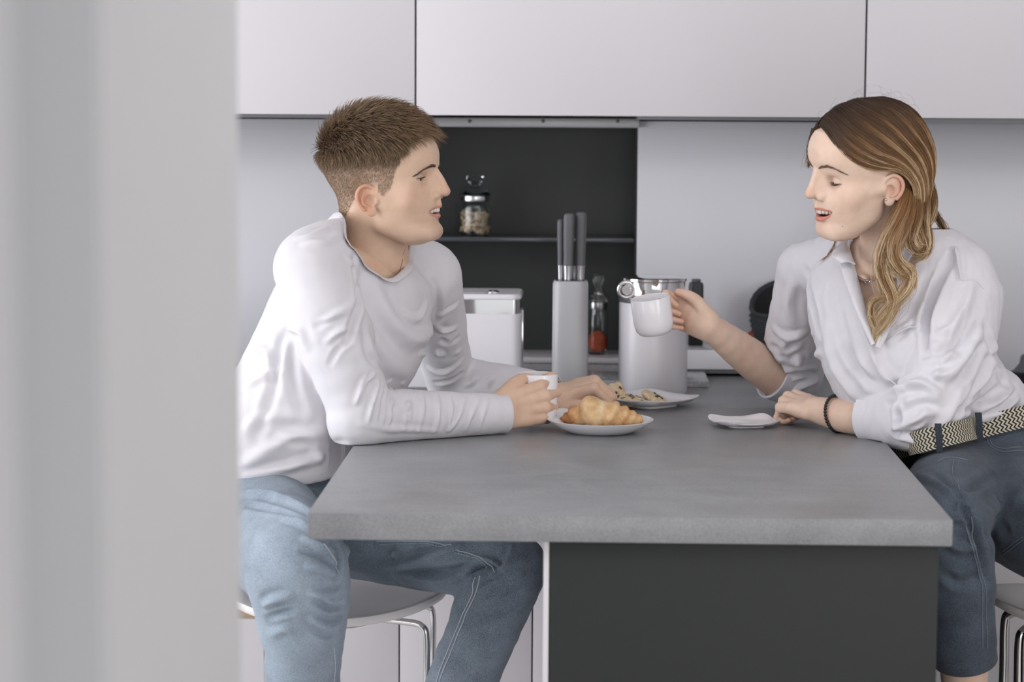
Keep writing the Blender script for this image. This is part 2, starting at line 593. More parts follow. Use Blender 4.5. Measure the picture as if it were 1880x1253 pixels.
# ------------------------------------------------------------------ implicit modelling: fields on a grid, then surface nets
class Field:
    def __init__(self, lo, hi, h):
        self.lo = np.asarray(lo, float)
        self.h = h
        self.n = np.maximum(np.ceil((np.asarray(hi, float) - self.lo) / h).astype(int) + 1, 4)
        self.F = np.full(self.n, 1.0, np.float32)

    def sub(self, lo, hi):
        a = np.clip(np.floor((np.asarray(lo) - self.lo) / self.h).astype(int), 0, self.n)
        b = np.clip(np.ceil((np.asarray(hi) - self.lo) / self.h).astype(int) + 1, 0, self.n)
        if np.any(b <= a):
            return None, None
        ax = [(self.lo[i] + self.h * np.arange(a[i], b[i])).astype(np.float32) for i in range(3)]
        return tuple(slice(a[i], b[i]) for i in range(3)), (ax[0][:, None, None], ax[1][None, :, None], ax[2][None, None, :])

    def put(self, lo, hi, fn, k=0.0, op='u'):
        m = k * 1.2 + 2.5 * self.h
        s, X = self.sub(np.asarray(lo) - m, np.asarray(hi) + m)
        if s is None:
            return self
        d = fn(*X).astype(np.float32)
        F = self.F[s]
        if op == 'u':
            if k > 0:
                h = np.maximum(k - np.abs(F - d), 0) / k
                F[...] = np.minimum(F, d) - h * h * h * k / 6
            else:
                np.minimum(F, d, out=F)
        elif op == 's':
            if k > 0:
                h = np.maximum(k - np.abs(F + d), 0) / k
                F[...] = np.maximum(F, -d) + h * h * h * k / 6
            else:
                np.maximum(F, -d, out=F)
        elif op == 'i':
            np.maximum(F, d, out=F)
        return self

    def cap(self, a, b, ra, rb=None, k=0.0, op='u', sx=None):
        """Tapered capsule; sx=(axis, factor) flattens it along a unit axis by a factor < 1."""
        rb = ra if rb is None else rb
        a, b = np.asarray(a, float), np.asarray(b, float)
        r = max(ra, rb)
        d = b - a
        L2 = float(d @ d) + 1e-12

        def fn(x, y, z):
            px, py, pz = x - a[0], y - a[1], z - a[2]
            t = np.clip((px * d[0] + py * d[1] + pz * d[2]) / L2, 0, 1)
            qx, qy, qz = px - t * d[0], py - t * d[1], pz - t * d[2]
            q2 = qx * qx + qy * qy + qz * qz
            rr = ra + (rb - ra) * t
            if sx is not None:
                ax, f = np.asarray(sx[0], float), sx[1]
                c = qx * ax[0] + qy * ax[1] + qz * ax[2]
                q2 = q2 + c * c * (1 / f ** 2 - 1)
                return (np.sqrt(q2) - rr) * (f if f < 1 else 1)
            return np.sqrt(q2) - rr
        R = r if sx is None else r * max(1, sx[1])
        return self.put(np.minimum(a, b) - R, np.maximum(a, b) + R, fn, k, op)

    def chain(self, pts, rad, k=0.004, per=4, op='u', sx=None, spline=True, kk=None):
        pts = np.asarray(pts, float)
        rad = np.full(len(pts), rad) if np.isscalar(rad) else np.asarray(rad, float)
        if spline and len(pts) > 2:
            q = catmull(np.hstack([pts, rad[:, None]]), per)
        else:
            q = np.hstack([pts, rad[:, None]])
        for i in range(len(q) - 1):
            self.cap(q[i, :3], q[i + 1, :3], q[i, 3], q[i + 1, 3], k if i == 0 else (min(k, 0.35 * q[i, 3]) if kk is None else kk), op, sx)
        return self

    def ell(self, c, r, rot=None, k=0.0, op='u'):
        c, r = np.asarray(c, float), np.asarray(r, float)
        R = np.eye(3) if rot is None else np.asarray(rot, float)   # columns: local axes in world
        m = float(min(r))
        ext = np.sqrt(((R * r) ** 2).sum(1))

        def fn(x, y, z):
            px, py, pz = x - c[0], y - c[1], z - c[2]
            a = (px * R[0, 0] + py * R[1, 0] + pz * R[2, 0]) / r[0]
            b = (px * R[0, 1] + py * R[1, 1] + pz * R[2, 1]) / r[1]
            g = (px * R[0, 2] + py * R[1, 2] + pz * R[2, 2]) / r[2]
            k0 = np.sqrt(a * a + b * b + g * g)
            k1 = np.sqrt((a / r[0]) ** 2 + (b / r[1]) ** 2 + (g / r[2]) ** 2) + 1e-9
            return np.where(k0 < 1e-4, -m, k0 * (k0 - 1) / k1)
        return self.put(c - ext, c + ext, fn, k, op)

    def sample(self, V):
        i = np.clip(np.rint((V - self.lo) / self.h).astype(int), 0, self.n - 1)
        return self.F[i[:, 0], i[:, 1], i[:, 2]]

    def nets(self):
        F, n = self.F, self.n
        S = F < 0
        cs = np.zeros(n - 1, np.uint8)
        corners = [(i, j, k) for i in (0, 1) for j in (0, 1) for k in (0, 1)]
        for i, j, k in corners:
            cs += S[i:n[0] - 1 + i, j:n[1] - 1 + j, k:n[2] - 1 + k]
        act = (cs > 0) & (cs < 8)
        idx = np.argwhere(act)
        imap = np.full(n - 1, -1, np.int32)
        imap[act] = np.arange(len(idx), dtype=np.int32)
        cv = {c: F[idx[:, 0] + c[0], idx[:, 1] + c[1], idx[:, 2] + c[2]].astype(float) for c in corners}
        acc = np.zeros((len(idx), 3))
        cnt = np.zeros(len(idx))
        for c in corners:
            for ax in range(3):
                if c[ax] == 0:
                    e = list(c); e[ax] = 1
                    a, b = cv[c], cv[tuple(e)]
                    cr = (a < 0) != (b < 0)
                    t = np.where(cr, a / np.where(cr, a - b, 1), 0)
                    p = np.tile(np.array(c, float), (len(idx), 1))
                    p[:, ax] = t
                    acc += p * cr[:, None]
                    cnt += cr
        V = self.lo + self.h * (idx + acc / cnt[:, None])
        quads = []
        for ax in range(3):
            s0 = [slice(1, n[i] - 1) for i in range(3)]
            a, b = list(s0), list(s0)
            a[ax], b[ax] = slice(0, n[ax] - 1), slice(1, n[ax])
            A, B = S[tuple(a)], S[tuple(b)]
            cr = np.argwhere(A != B)
            if not len(cr):
                continue
            sgn = A[tuple(cr.T)]
            base = cr.copy()
            for i in range(3):
                if i != ax:
                    base[:, i] += 1
            o1, o2 = (ax + 1) % 3, (ax + 2) % 3
            q = []
            for d1, d2 in ((-1, -1), (0, -1), (0, 0), (-1, 0)):
                c = base.copy()
                c[:, o1] += d1
                c[:, o2] += d2
                q.append(imap[tuple(c.T)])
            q = np.stack(q, 1)
            q[~sgn] = q[~sgn][:, ::-1]
            quads.append(q)
        Q = np.vstack(quads) if quads else np.zeros((0, 4), int)
        return V, Q[(Q >= 0).all(1)]


def relax(V, Q, it=2, lam=0.5):
    if it <= 0:
        return V
    e = np.vstack([Q[:, [0, 1]], Q[:, [1, 2]], Q[:, [2, 3]], Q[:, [3, 0]]])
    for _ in range(it):
        for l in (lam, -lam * 1.03 if it > 3 else 0):
            if l == 0:
                continue
            s = np.stack([np.bincount(e[:, 0], V[e[:, 1], i], len(V)) for i in range(3)], 1)
            c = np.bincount(e[:, 0], minlength=len(V))[:, None]
            ok = c[:, 0] > 0
            V[ok] += l * (s[ok] / c[ok] - V[ok])
    return V


def vnormals(V, Q):
    d = np.cross(V[Q[:, 2]] - V[Q[:, 0]], V[Q[:, 3]] - V[Q[:, 1]])
    N = np.zeros_like(V)
    for j in range(4):
        for i in range(3):
            N[:, i] += np.bincount(Q[:, j], d[:, i], len(V))
    return N / (np.linalg.norm(N, axis=1)[:, None] + 1e-12)


def quadmesh(name, V, Q, col=None):
    me = bpy.data.meshes.new(name)
    me.vertices.add(len(V))
    me.vertices.foreach_set('co', np.asarray(V, np.float32).ravel())
    me.loops.add(len(Q) * 4)
    me.loops.foreach_set('vertex_index', np.asarray(Q, np.int32).ravel())
    me.polygons.add(len(Q))
    me.polygons.foreach_set('loop_start', np.arange(0, len(Q) * 4, 4, dtype=np.int32))
    me.update(calc_edges=True)
    if col is not None:
        set_col(me, col)
    return me


def set_col(me, col):
    a = me.attributes.new('col', 'FLOAT_COLOR', 'POINT')
    c = np.ones((len(col), 4), np.float32)
    c[:, :col.shape[1]] = col
    a.data.foreach_set('color', c.ravel())


def rest_on_table(V, z=.9212):
    """Arms and sleeves press flat where they lie on the table top."""
    m = ((V[:, 0] > -.406) | ((V[:, 0] > -.46) & (V[:, 1] < 4.30))) & (V[:, 0] < .533) & (V[:, 1] > 3.52) & (V[:, 2] < z) & (V[:, 2] > .865)
    V[m, 2] = z
    return V


def sit_on(V, c, r, z):
    """Thighs press flat on a round seat."""
    m = (np.hypot(V[:, 0] - c[0], V[:, 1] - c[1]) < r) & (V[:, 2] < z) & (V[:, 2] > z - .045)
    V[m, 2] = z
    return V


def seg_dist(V, poly):
    """Distance of each vertex to a 3-D polyline and the parameter (0..1) along it."""
    best = np.full(len(V), 1e9)
    par = np.zeros(len(V))
    L = len(poly) - 1
    for i in range(L):
        a, d = poly[i], poly[i + 1] - poly[i]
        t = np.clip(((V - a) @ d) / (d @ d + 1e-12), 0, 1)
        q = np.linalg.norm(V - a - t[:, None] * d, axis=1)
        m = q < best
        best[m] = q[m]
        par[m] = (i + t[m]) / L
    return best, par


class Skin:
    """A finished quad surface on which folds, seams and colours are laid."""
    def __init__(self, V, Q):
        self.V, self.Q = V, Q
        self.N = vnormals(V, Q)
        self.refresh()

    def refresh(self):
        self.px = project(self.V)
        self.dep = self.V[:, 1]
        d = self.V - np.array([0, 0, CAM_Z])
        self.front = (d * self.N).sum(1) < 0

    def at(self, u, v, rad=9.0):
        """Point of the surface that is seen at a pixel of the photograph."""
        m = self.front & (np.abs(self.px[:, 0] - u) < rad * 4) & (np.abs(self.px[:, 1] - v) < rad * 4)
        i = np.nonzero(m)[0]
        if not len(i):
            i = np.nonzero(self.front)[0]
        q = np.hypot(self.px[i, 0] - u, self.px[i, 1] - v)
        near = i[q < max(rad * 0.6, q.min() + 2)]
        return self.V[near[np.argmin(self.dep[near])]].copy()

    def line(self, pts, per=5):
        return catmull(np.array([self.at(u, v) for u, v in pts]), per)

    def fold(self, pts, w, h, taper=True, side=0.35):
        """Raise (h>0) or press (h<0) a soft ridge along a line on the surface."""
        poly = self.line(pts)
        lo, hi = poly.min(0) - 3 * w, poly.max(0) + 3 * w
        i = np.nonzero(((self.V > lo) & (self.V < hi)).all(1))[0]
        if not len(i):
            return self
        d, t = seg_dist(self.V[i], poly)
        g = np.exp(-(d / w) ** 2)
        if side:
            g = g - side * np.exp(-((d - 1.6 * w) / (0.9 * w)) ** 2)
        if taper:
            g *= np.clip(np.sin(np.pi * np.clip(t * 0.92 + 0.04, 0, 1)), 0, 1) ** 0.6
        self.V[i] += self.N[i] * (h * g)[:, None]
        return self

    def folds(self, lst):
        for f in lst:
            self.fold(*f)
        self.N = vnormals(self.V, self.Q)
        self.refresh()
        return self

    def noise(self, amp, scale, seed=0.0, stretch=(1, 1, 1), w=None):
        s = np.array(stretch) * scale
        n = np.array([mnoise.noise(Vector(p)) for p in (self.V * s + seed)])
        self.V += self.N * (amp * n * (1 if w is None else w))[:, None]
        return self
# ------------------------------------------------------------------ things on the worktop and in the niche
def on_top(u, v):
    return Pz(u, v, Z_TOP)


# --- storage canister with chrome clamp lid
p = P(1198, 722, 5.02)
cx, cy = float(p[0]), 5.02
can = empty('canister', (cx, cy, Z_TOP + 0.0005), 'tall white canister with a chrome lid and clamp ring, behind the raised mug', 'canister')
hc = float(P(1198, 556, 4.95)[2]) - Z_TOP
ht = float(P(1198, 514, 4.95)[2]) - Z_TOP
lathe('body', [(0.066, 0.0), (0.0705, 0.003), (0.0715, 0.008), (0.0715, hc - 0.006), (0.069, hc)], 'ceramic_matt', can, 64)
lathe('lid', [(0.0685, hc), (0.072, hc + 0.001), (0.0725, hc + 0.006), (0.068, hc + 0.010), (0.066, hc + 0.014), (0.066, ht - 0.008), (0.069, ht - 0.006), (0.069, ht - 0.001), (0.067, ht), (0.05, ht + 0.002), (0.0, ht + 0.0022)], 'chrome', can, 64)
lathe('seal', [(0.0715, hc - 0.004), (0.0735, hc - 0.002), (0.0735, hc + 0.004), (0.0705, hc + 0.006)], 'handle_grey', can, 64)
an = math.radians(215)
rc = np.array([0.070 * math.cos(an), 0.070 * math.sin(an) - 0.004, (hc + ht) / 2])
tl = [rc + np.array([0.016 * math.cos(a), -0.003, 0.016 * math.sin(a)]) for a in np.linspace(0, 2 * math.pi, 28, endpoint=False)]
tube('clamp_ring', tl, 0.0045, 'chrome', can, 10, wrap=True)
tube('clamp_knob', [rc + np.array([0.004, 0.012, 0]), rc + np.array([0, -0.004, 0]), rc + np.array([-0.001, -0.010, 0])], [0.012, 0.0125, 0.009], 'chrome', can, 18)

# --- knife block and knives
kx, ky = float(P(1046, 700, 5.0)[0]), 5.0
kb = empty('knife_block', (kx, ky, Z_TOP + 0.0005), 'tall light grey knife block standing left of the canister', 'knife block')
hb = float(P(1046, 517, 4.97)[2]) - Z_TOP
lathe('body', [(0.0335, 0.0), (0.0365, 0.003), (0.0375, 0.01), (0.0368, hb - 0.008), (0.0345, hb - 0.001), (0.031, hb)], 'block_grey', kb, 56, sq=3.6)
lathe('insert', [(0.0305, hb), (0.0305, hb + 0.0012), (0.0, hb + 0.0012)], 'black_plastic', kb, 40, sq=3.6)
for (u0, u1, vt, w, dy, lab) in ((1029, 1029, 403, 0.0068, 0.010, 'thin grey handled knife, leftmost in the knife block'),
                                 (1045, 1043, 392, 0.0112, -0.008, 'grey handled knife in the middle of the knife block'),
                                 (1067, 1065, 390, 0.0112, 0.004, 'grey handled knife, rightmost in the knife block'),
                                 (1056, 1055, 474, 0.0050, 0.018, 'short knife mostly hidden behind the middle knife in the block')):
    zt = float(P(u0, vt, ky + dy)[2])
    zb0 = Z_TOP + hb
    x0, x1 = float(P(u1, 510, ky + dy)[0]), float(P(u0, vt, ky + dy)[0])
    k = empty('knife', (x1, ky + dy, zb0), lab, 'knife', 'knives in the knife block')
    zm = zb0 + 0.031 if vt < 450 else zb0 + 0.03
    def lpf(z, rx, ry):
        t = (z - zb0) / max(zt - zb0, 1e-3)
        xc = x1 * t + x0 * (1 - t)
        return [(xc + rx * np.sign(math.cos(a)) * abs(math.cos(a)) ** 0.7, ky + dy + ry * np.sign(math.sin(a)) * abs(math.sin(a)) ** 0.7, z) for a in np.linspace(0, 2 * math.pi, 20, endpoint=False)]
    rings('bolster', [lpf(zb0 - 0.004, w * .78, .010), lpf(zb0 + 0.012, w * .8, .010), lpf(zm, w * .9, .0115)], 'steel', k, keep=True)
    rings('blade', [lpf(zb0 - 0.12, 0.0008, .004), lpf(zb0 - 0.0045, 0.0012, .011)], 'steel', k, keep=True)
    if vt < 450:
        rings('handle', [lpf(zm + 0.0002, w * .9, .0115), lpf(zm + 0.02, w * .88, .0115), lpf(zm + 0.06, w, .0125), lpf(zt - 0.012, w * 1.02, .0135), lpf(zt - 0.003, w * .95, .012), lpf(zt, w * .6, .008)], 'handle_grey', k, keep=True)

# --- white bread box with chrome band
bz0 = Z_TOP + 0.0005
by0 = 5.06
bx1 = float(P(957, 620, by0)[0])
bx0 = bx1 - 0.30
zt, zb1, zb2 = float(P(900, 541, by0)[2]), float(P(900, 551, by0)[2]), float(P(900, 577, by0)[2])
br = empty('bread_box', ((bx0 + bx1) / 2, by0 + 0.09, bz0), 'white box with a chrome band and flat white lid beside the man', 'box')
def rr_loop(x0, x1, y0, y1, r, z, n=7):
    out = []
    for cx_, cy_, a0 in ((x1 - r, y1 - r, 0), (x0 + r, y1 - r, 90), (x0 + r, y0 + r, 180), (x1 - r, y0 + r, 270)):
        for i in range(n):
            a = math.radians(a0 + 90 * i / (n - 1))
            out.append((cx_ + r * math.cos(a), cy_ + r * math.sin(a), z))
    return out
def rr_stack(name, levels, mat, par, r=0.022):
    return rings(name, [rr_loop(bx0 + i, bx1 - i, by0 + i, by0 + 0.175 - i, max(r - i, 0.004), z) for i, z in levels], mat, par, keep=True)
rr_stack('body', [(0.004, bz0), (0.0, bz0 + 0.004), (0.0, zb2 - 0.002), (0.002, zb2)], 'ceramic_matt', br)
rr_stack('chrome_band', [(0.004, zb2), (0.004, zb1)], 'chrome', br)
rr_stack('lid', [(0.003, zb1), (0.0008, zb1 + 0.002), (0.0008, zt - 0.004), (0.004, zt)], 'ceramic_matt', br)
g = P(895, 545, by0 + 0.06)
box('lid_slot', (bx0 + 0.03, by0 + 0.045, zt), (float(g[0]) - 0.006, by0 + 0.06, zt + 0.001), 'block_grey', br, 0, keep=True)
rings('lid_knob', [[(float(g[0]) + 0.013 + r * math.cos(a), by0 + 0.05 + 0.7 * r * math.sin(a), z) for a in np.linspace(0, 2 * math.pi, 20, endpoint=False)] for r, z in ((0.013, zt), (0.013, zt + 0.002), (0.008, zt + 0.005))], 'chrome', br, keep=True)
box('hinge_strip', (bx1 - 0.001, by0 + 0.03, bz0 + 0.02), (bx1 + 0.0035, by0 + 0.045, zb2 + 0.006), 'chrome', br, 0.001, keep=True)

# --- glass jars
def jar(u, vb, vt, yj, wpx, label, fill_mat, fill_frac, zbase, bits):
    x = float(P(u, vb, yj)[0])
    s = wpx / FPX * yj / 2
    H = float(P(u, vt, yj)[2]) - zbase
    e = empty('glass_jar', (x, yj, zbase + 0.0005), label, 'jar')
    hb_ = H * 0.56
    lathe('glass_body', [(s * .80, 0), (s * .93, 0.002), (s, 0.010), (s, hb_ * .80), (s * .93, hb_ * .92), (s * .84, hb_), (s * .80, hb_), (s * .89, hb_ * .91), (s * .955, hb_ * .79), (s * .955, 0.012), (s * .88, 0.005), (s * .70, 0.004), (0.0, 0.004)], 'clear_glass', e, 40)
    lathe('seal', [(s * .80, hb_ + .0005), (s * .94, hb_ + .001), (s * .96, hb_ + H * .035), (s * .94, hb_ + H * .085), (s * .80, hb_ + H * .09)], 'silver', e, 40)
    h2 = hb_ + H * .092
    lathe('glass_lid', [(s * .98, h2), (s * 1.0, h2 + H * .02), (s * .86, h2 + H * .06), (s * .46, h2 + H * .10), (s * .30, h2 + H * .14), (s * .34, h2 + H * .19), (s * .55, h2 + H * .25), (s * .60, h2 + H * .29), (s * .45, h2 + H * .335), (0.0, h2 + H * .34)], 'clear_glass', e, 40)
    if bits:
        bm = bmesh.new()
        for k in range(bits):
            for _ in range(40):
                a, rr, zz = random.uniform(0, 6.283), math.sqrt(random.random()) * s * .86, random.uniform(0.008, hb_ * fill_frac * (1.0 + 0.25 * math.sin(k)))
                if rr > s * .4:
                    break
            m = Matrix.Translation((rr * math.cos(a), rr * math.sin(a), zz)) @ Matrix.Rotation(random.uniform(0, 6), 4, random.choice('XYZ')) @ Matrix.Diagonal((.0065, .0055, .0042, 1))
            bmesh.ops.create_icosphere(bm, subdivisions=2, radius=1, matrix=m)
        o = from_bm('nuts', bm, fill_mat, e)
        tag(o, kind='stuff')
    else:
        lathe('spice_fill', [(s * .60, .006), (s * .93, .014), (s * .94, hb_ * fill_frac * .8), (s * .6, hb_ * fill_frac), (0, hb_ * fill_frac * 1.1)], fill_mat, e, 36)
    return e
jar(872, 431, 320, Y_SPLASH + 0.065, 57, 'glass jar of pale nuts standing on the dark niche shelf', 'nut', 0.55, zs, 190)
jar(1097, 653, 503, Y_SPLASH + 0.07, 36, 'glass jar of red spice on the niche floor, behind the knife block', 'paprika', 0.48, NZ0, 0)

# --- marble board lying on the back worktop
o = box('marble_board', (-0.19, 5.13, Z_TOP + 0.0005), (0.26, 5.44, Z_TOP + 0.014), 'marble', None, 0.002)
tag(o, 'flat grey veined marble board lying under the niche behind the knife block', 'board')

# --- low stand, black bottle, basket and pot on the right
sy = 5.335
st0, st1 = float(P(1250, 650, sy)[0]), float(P(1500, 650, sy)[0])
zst = float(P(1330, 640, sy)[2])
zsb = float(P(1330, 679, sy)[2])
st = empty('low_stand', ((st0 + st1) / 2, sy + 0.07, Z_TOP), 'low white stand with a pale stone top under the dark basket', 'stand')
box('stone_top', (st0, sy, zst - 0.003), (st1, 5.478, zst), 'marble', st, 0.001, keep=True)
box('front', (st0, sy, zsb), (st1, 5.478, zst - 0.0035), 'ceramic_matt', st, 0.0015, keep=True)
box('foot_rail', (st0 + 0.01, sy + 0.008, zsb - 0.010), (st1 - 0.01, 5.47, zsb - 0.0005), 'grey_profile', st, 0.001, keep=True)
for xa, xb in ((st0 + 0.012, st0 + 0.03), (st1 - 0.03, st1 - 0.012)):
    box('foot', (xa, sy + 0.02, Z_TOP + 0.0005), (xb, 5.46, zsb - 0.0105), 'black_plastic', st, 0.001, keep=True)
yb = 5.40
xb = float(P(1277, 600, yb)[0])
zbt = float(P(1277, 513, yb)[2]) - zst
bo = empty('black_bottle', (xb, yb, zst + 0.0005), 'slim black dispenser bottle standing behind the hand that holds the mug', 'bottle')
lathe('body', [(0.0150, 0.0), (0.0165, 0.002), (0.0170, zbt * .6), (0.0163, zbt * .90), (0.0148, zbt * .945), (0.010, zbt * .955)], 'black_plastic', bo, 36, sq=4.0)
lathe('cap', [(0.0098, zbt * .955), (0.0102, zbt * .96), (0.0102, zbt * .995), (0.0092, zbt)], 'handle_grey', bo, 28)

# crochet basket, tipped towards the room
yk = 5.405
pk = P(1452, 600, yk)
bk = empty('crochet_basket', (float(pk[0]), yk, zst + 0.002), 'dark charcoal crochet basket tipped open on the stand behind the woman', 'basket')
TB = math.radians(27)
rows, seg = 13, 52
def bas(r, z, ph, amp):
    lp = []
    for k in range(seg):
        a = 2 * math.pi * k / seg
        rr = r + amp * (math.cos(math.pi * k + ph))
        x, y = rr * math.cos(a), rr * math.sin(a) * 0.62
        zz = z * (1 + 1.0 * smooth01(math.cos(a - math.radians(68)) * 0.5 + 0.5, 0, 1))
        lp.append((x, y, zz))
    return lp
lo_ = []
hk = 0.062
for i in range(rows):
    t = i / (rows - 1)
    r = 0.070 + 0.020 * math.sin(t * 1.9)
    lo_ += [bas(r - 0.001, hk * t, math.pi * (i % 2), 0.0016), bas(r + 0.0022, hk * (t + 0.35 / rows), math.pi * (i % 2), 0.0026)]
rim = [bas(0.0925, hk * 1.03, 0, 0), bas(0.0945, hk * 1.08, 0, 0.0006), bas(0.0935, hk * 1.15, 0, 0.0006), bas(0.088, hk * 1.17, 0, 0), bas(0.083, hk * 1.09, 0, 0)]
rings('basket_wall', lo_, 'charcoal_yarn', bk, close_end=False)
rings('rim', [lo_[-1]] + rim, 'charcoal_yarn', bk, close_start=False, close_end=False)
rings('lining', [rim[-1], bas(0.079, hk * .6, 0, 0), bas(0.066, 0.004, 0, 0)], 'charcoal_lining', bk, close_start=False)
pr = P(1388, 612, 5.44)
rd = empty('clay_pot', (float(pr[0]), 5.44, zst + 0.0005), 'small rounded reddish brown pot peeking out left of the dark basket', 'pot')
lathe('body', [(0.012, 0), (0.018, 0.006), (0.0205, 0.016), (0.017, 0.026), (0.009, 0.0315)], 'terracotta', rd, 32)
lathe('lid', [(0.0085, 0.0315), (0.006, 0.034), (0.0, 0.035)], 'terracotta', rd, 24)

# dark pan edge at the right border
yp = 5.25
pp = P(1893, 705, yp)
pa = empty('dark_pan', (float(pp[0]), yp, Z_TOP + 0.0005), 'dark grey pan with a rim at the far right, behind the woman', 'pan')
lathe('body', [(0.030, 0), (0.038, 0.002), (0.043, 0.022), (0.046, 0.024), (0.046, 0.027), (0.040, 0.026), (0.0, 0.004)], 'black_plastic', pa, 48)
lathe('lid', [(0.040, 0.0285), (0.036, 0.033), (0.026, 0.045), (0.024, 0.060), (0.020, 0.064), (0, 0.064)], 'handle_grey', pa, 40)

# --- plates on the table
def round_plate(u, v, r, label):
    p = on_top(u, v)
    e = tag(lathe('round_plate', [(0.0, 0.0005), (r * .60, 0.0005), (r * .63, 0.0015), (r * .82, 0.010), (r * .99, 0.0225), (r, 0.0240), (r * .985, 0.0243), (r * .80, 0.0135), (r * .62, 0.0060), (0, 0.0055)], 'ceramic', None, 72, closed=False), label, 'plate')
    e.location = (float(p[0]), float(p[1]), Z_TOP)
    return e
PL1 = on_top(1101.5, 793)
round_plate(1101.5, 793, 0.0985, 'round white plate carrying the croissant, nearest dish on the table')

def square_plate(name, u, v, half, rot, label, lift, hgt, ex=4.5, foot=0.55):
    p = on_top(u, v)
    seg = 72
    def lp(r, z, lf=0.0):
        out = []
        for k in range(seg):
            a = 2 * math.pi * k / seg
            c, s = math.cos(a), math.sin(a)
            rr = r / (abs(c) ** ex + abs(s) ** ex) ** (1 / ex)
            zz = z + lf * (rr / (half * 1.19)) ** 4 * abs(math.sin(2 * a)) ** 3
            out.append((rr * c, rr * s, zz))
        return out
    lv = [lp(0.002, 0.0006), lp(half * foot, 0.0006), lp(half * (foot + .01), 0.005), lp(half * .86, hgt * .55, lift * .6), lp(half, hgt * .93, lift), lp(half * 1.004, hgt, lift), lp(half * .985, hgt * 1.02, lift), lp(half * .84, hgt * .72, lift * .6), lp(half * .6, hgt * .5), lp(0.002, hgt * .46)]
    o = rings(name, lv, 'ceramic')
    o.location = (float(p[0]), float(p[1]), Z_TOP)
    o.rotation_euler = (0, 0, rot)
    return tag(o, label, 'plate' if 'plate' in name else 'saucer')
CK = on_top(1191, 744)
square_plate('square_plate', 1191, 746, 0.083, math.radians(43), 'square white plate with a pointed corner, holding the cookies', 0.004, 0.019)
square_plate('square_saucer', 1366, 783, 0.0620, math.radians(12), 'empty square white saucer with curved edges beside the hand of the woman', 0.006, 0.011, 4.0)
MS = on_top(1000, 767)
square_plate('square_saucer', 1001, 767, 0.050, math.radians(8), 'square white saucer under the mug of the man, partly behind the croissant plate', 0.004, 0.009, 4.0)

# --- mugs
def mug(loc, r, h, label, R=None, handle=math.radians(0), parent=None):
    e = empty('mug', loc, label, 'mug', 'white mugs')
    lathe('cup', [(0.0, 0.0), (r * .70, 0.0), (r * .78, 0.0015), (r * .93, h * .12), (r * 1.0, h * .30), (r * 1.0, h * .985), (r * .985, h), (r * .955, h * .99), (r * .945, h * .35), (r * .80, h * .12), (0, h * .09)], 'ceramic', e, 64, closed=False, sharp=30)
    c, s = math.cos(handle), math.sin(handle)
    hp = [(r * .96, h * .80), (r * 1.30, h * .84), (r * 1.62, h * .70), (r * 1.66, h * .48), (r * 1.38, h * .26), (r * .95, h * .24)]
    tube('handle', catmull([(a * c, a * s, z) for a, z in hp], 5), 0.0048, 'ceramic', e, 10)
    if R is not None:
        e.rotation_euler = R
    return e
# ------------------------------------------------------------------ food
def croissant():
    h = 0.0016
    F = Field((-0.09, -0.055, -0.005), (0.09, 0.055, 0.085), h)
    # an arc of overlapping rolls, largest in the middle, tips bent to the back
    arc = [(-0.072, 0.020, 0.0115, 0.0070, 0.009), (-0.060, 0.013, 0.0165, 0.0135, 0.011), (-0.043, 0.003, 0.0240, 0.0230, 0.0140),
           (-0.014, -0.006, 0.0345, 0.0350, 0.0245), (0.018, -0.005, 0.0300, 0.0300, 0.0135), (0.036, 0.000, 0.0245, 0.0245, 0.0125), (0.052, 0.006, 0.0195, 0.0190, 0.0115), (0.066, 0.012, 0.0150, 0.0130, 0.0105)]
    for i, (x, y, z, r, w) in enumerate(arc):
        j0, j1 = max(i - 1, 0), min(i + 1, len(arc) - 1)
        d = np.array(arc[j1][:3]) - np.array(arc[j0][:3])
        d /= np.linalg.norm(d)
        d = d + np.array([0.0, 0.0, 0.30 if x > -.02 else 0.38]) * (1 if x < 0 else -0.9)
        d /= np.linalg.norm(d)
        n = np.cross(d, (0, 0, 1.0)); n /= np.linalg.norm(n)
        b = np.cross(n, d)
        F.ell((x, y, z), (w, r, r), np.stack([d, n, b], 1), 0.0014)
    for i in range(len(arc) - 1):
        F.cap(arc[i][:3], arc[i + 1][:3], arc[i][3] * .80, arc[i + 1][3] * .80, 0.002)
    F.put((-0.1, -.1, -.1), (.1, .1, .1), lambda x, y, z: 0.0015 - z + 0 * x + 0 * y, 0, 'i')
    V, Q = F.nets()
    V = relax(V, Q, 2)
    N = vnormals(V, Q)
    n1 = np.array([mnoise.noise(Vector(p * 60)) for p in V])
    n2 = np.array([mnoise.noise(Vector(p * 190 + 3)) for p in V])
    lay = np.sin((V[:, 0] - V[:, 2] * np.where(V[:, 0] > 0, -.55, .6)) * 900) * np.clip(.35 + n1, 0, 1)
    V += N * (0.0009 * n1 + 0.0004 * n2 + .00045 * lay)[:, None]
    c = np.tile(np.array(lin(226, 196, 150)[:3]), (len(V), 1))
    dark = np.array(lin(190, 128, 72)[:3])
    pale = np.array(lin(240, 222, 190)[:3])
    m = np.clip(0.5 + 1.2 * n1, 0, 1) * 0.5 + smooth01(-V[:, 0], 0.040, 0.062) * 0.6 + smooth01(0.020 - V[:, 2], 0, 0.02) * 0.45
    m = np.clip(m, 0, 1)[:, None]
    c = c * (1 - m) + dark * m
    # the broad pale band over the middle rolls
    pb = (np.exp(-((V[:, 0] + 0.002 + (V[:, 2] - .03) * -.25) / 0.008) ** 2) + 0.7 * np.exp(-((V[:, 0] + 0.028) / 0.006) ** 2)) * np.clip(0.7 + n1, 0, 1)
    c = c * (1 - 0.75 * pb[:, None].clip(0, 1)) + pale * 0.75 * pb[:, None].clip(0, 1)
    return quadmesh('croissant', V, Q, c)


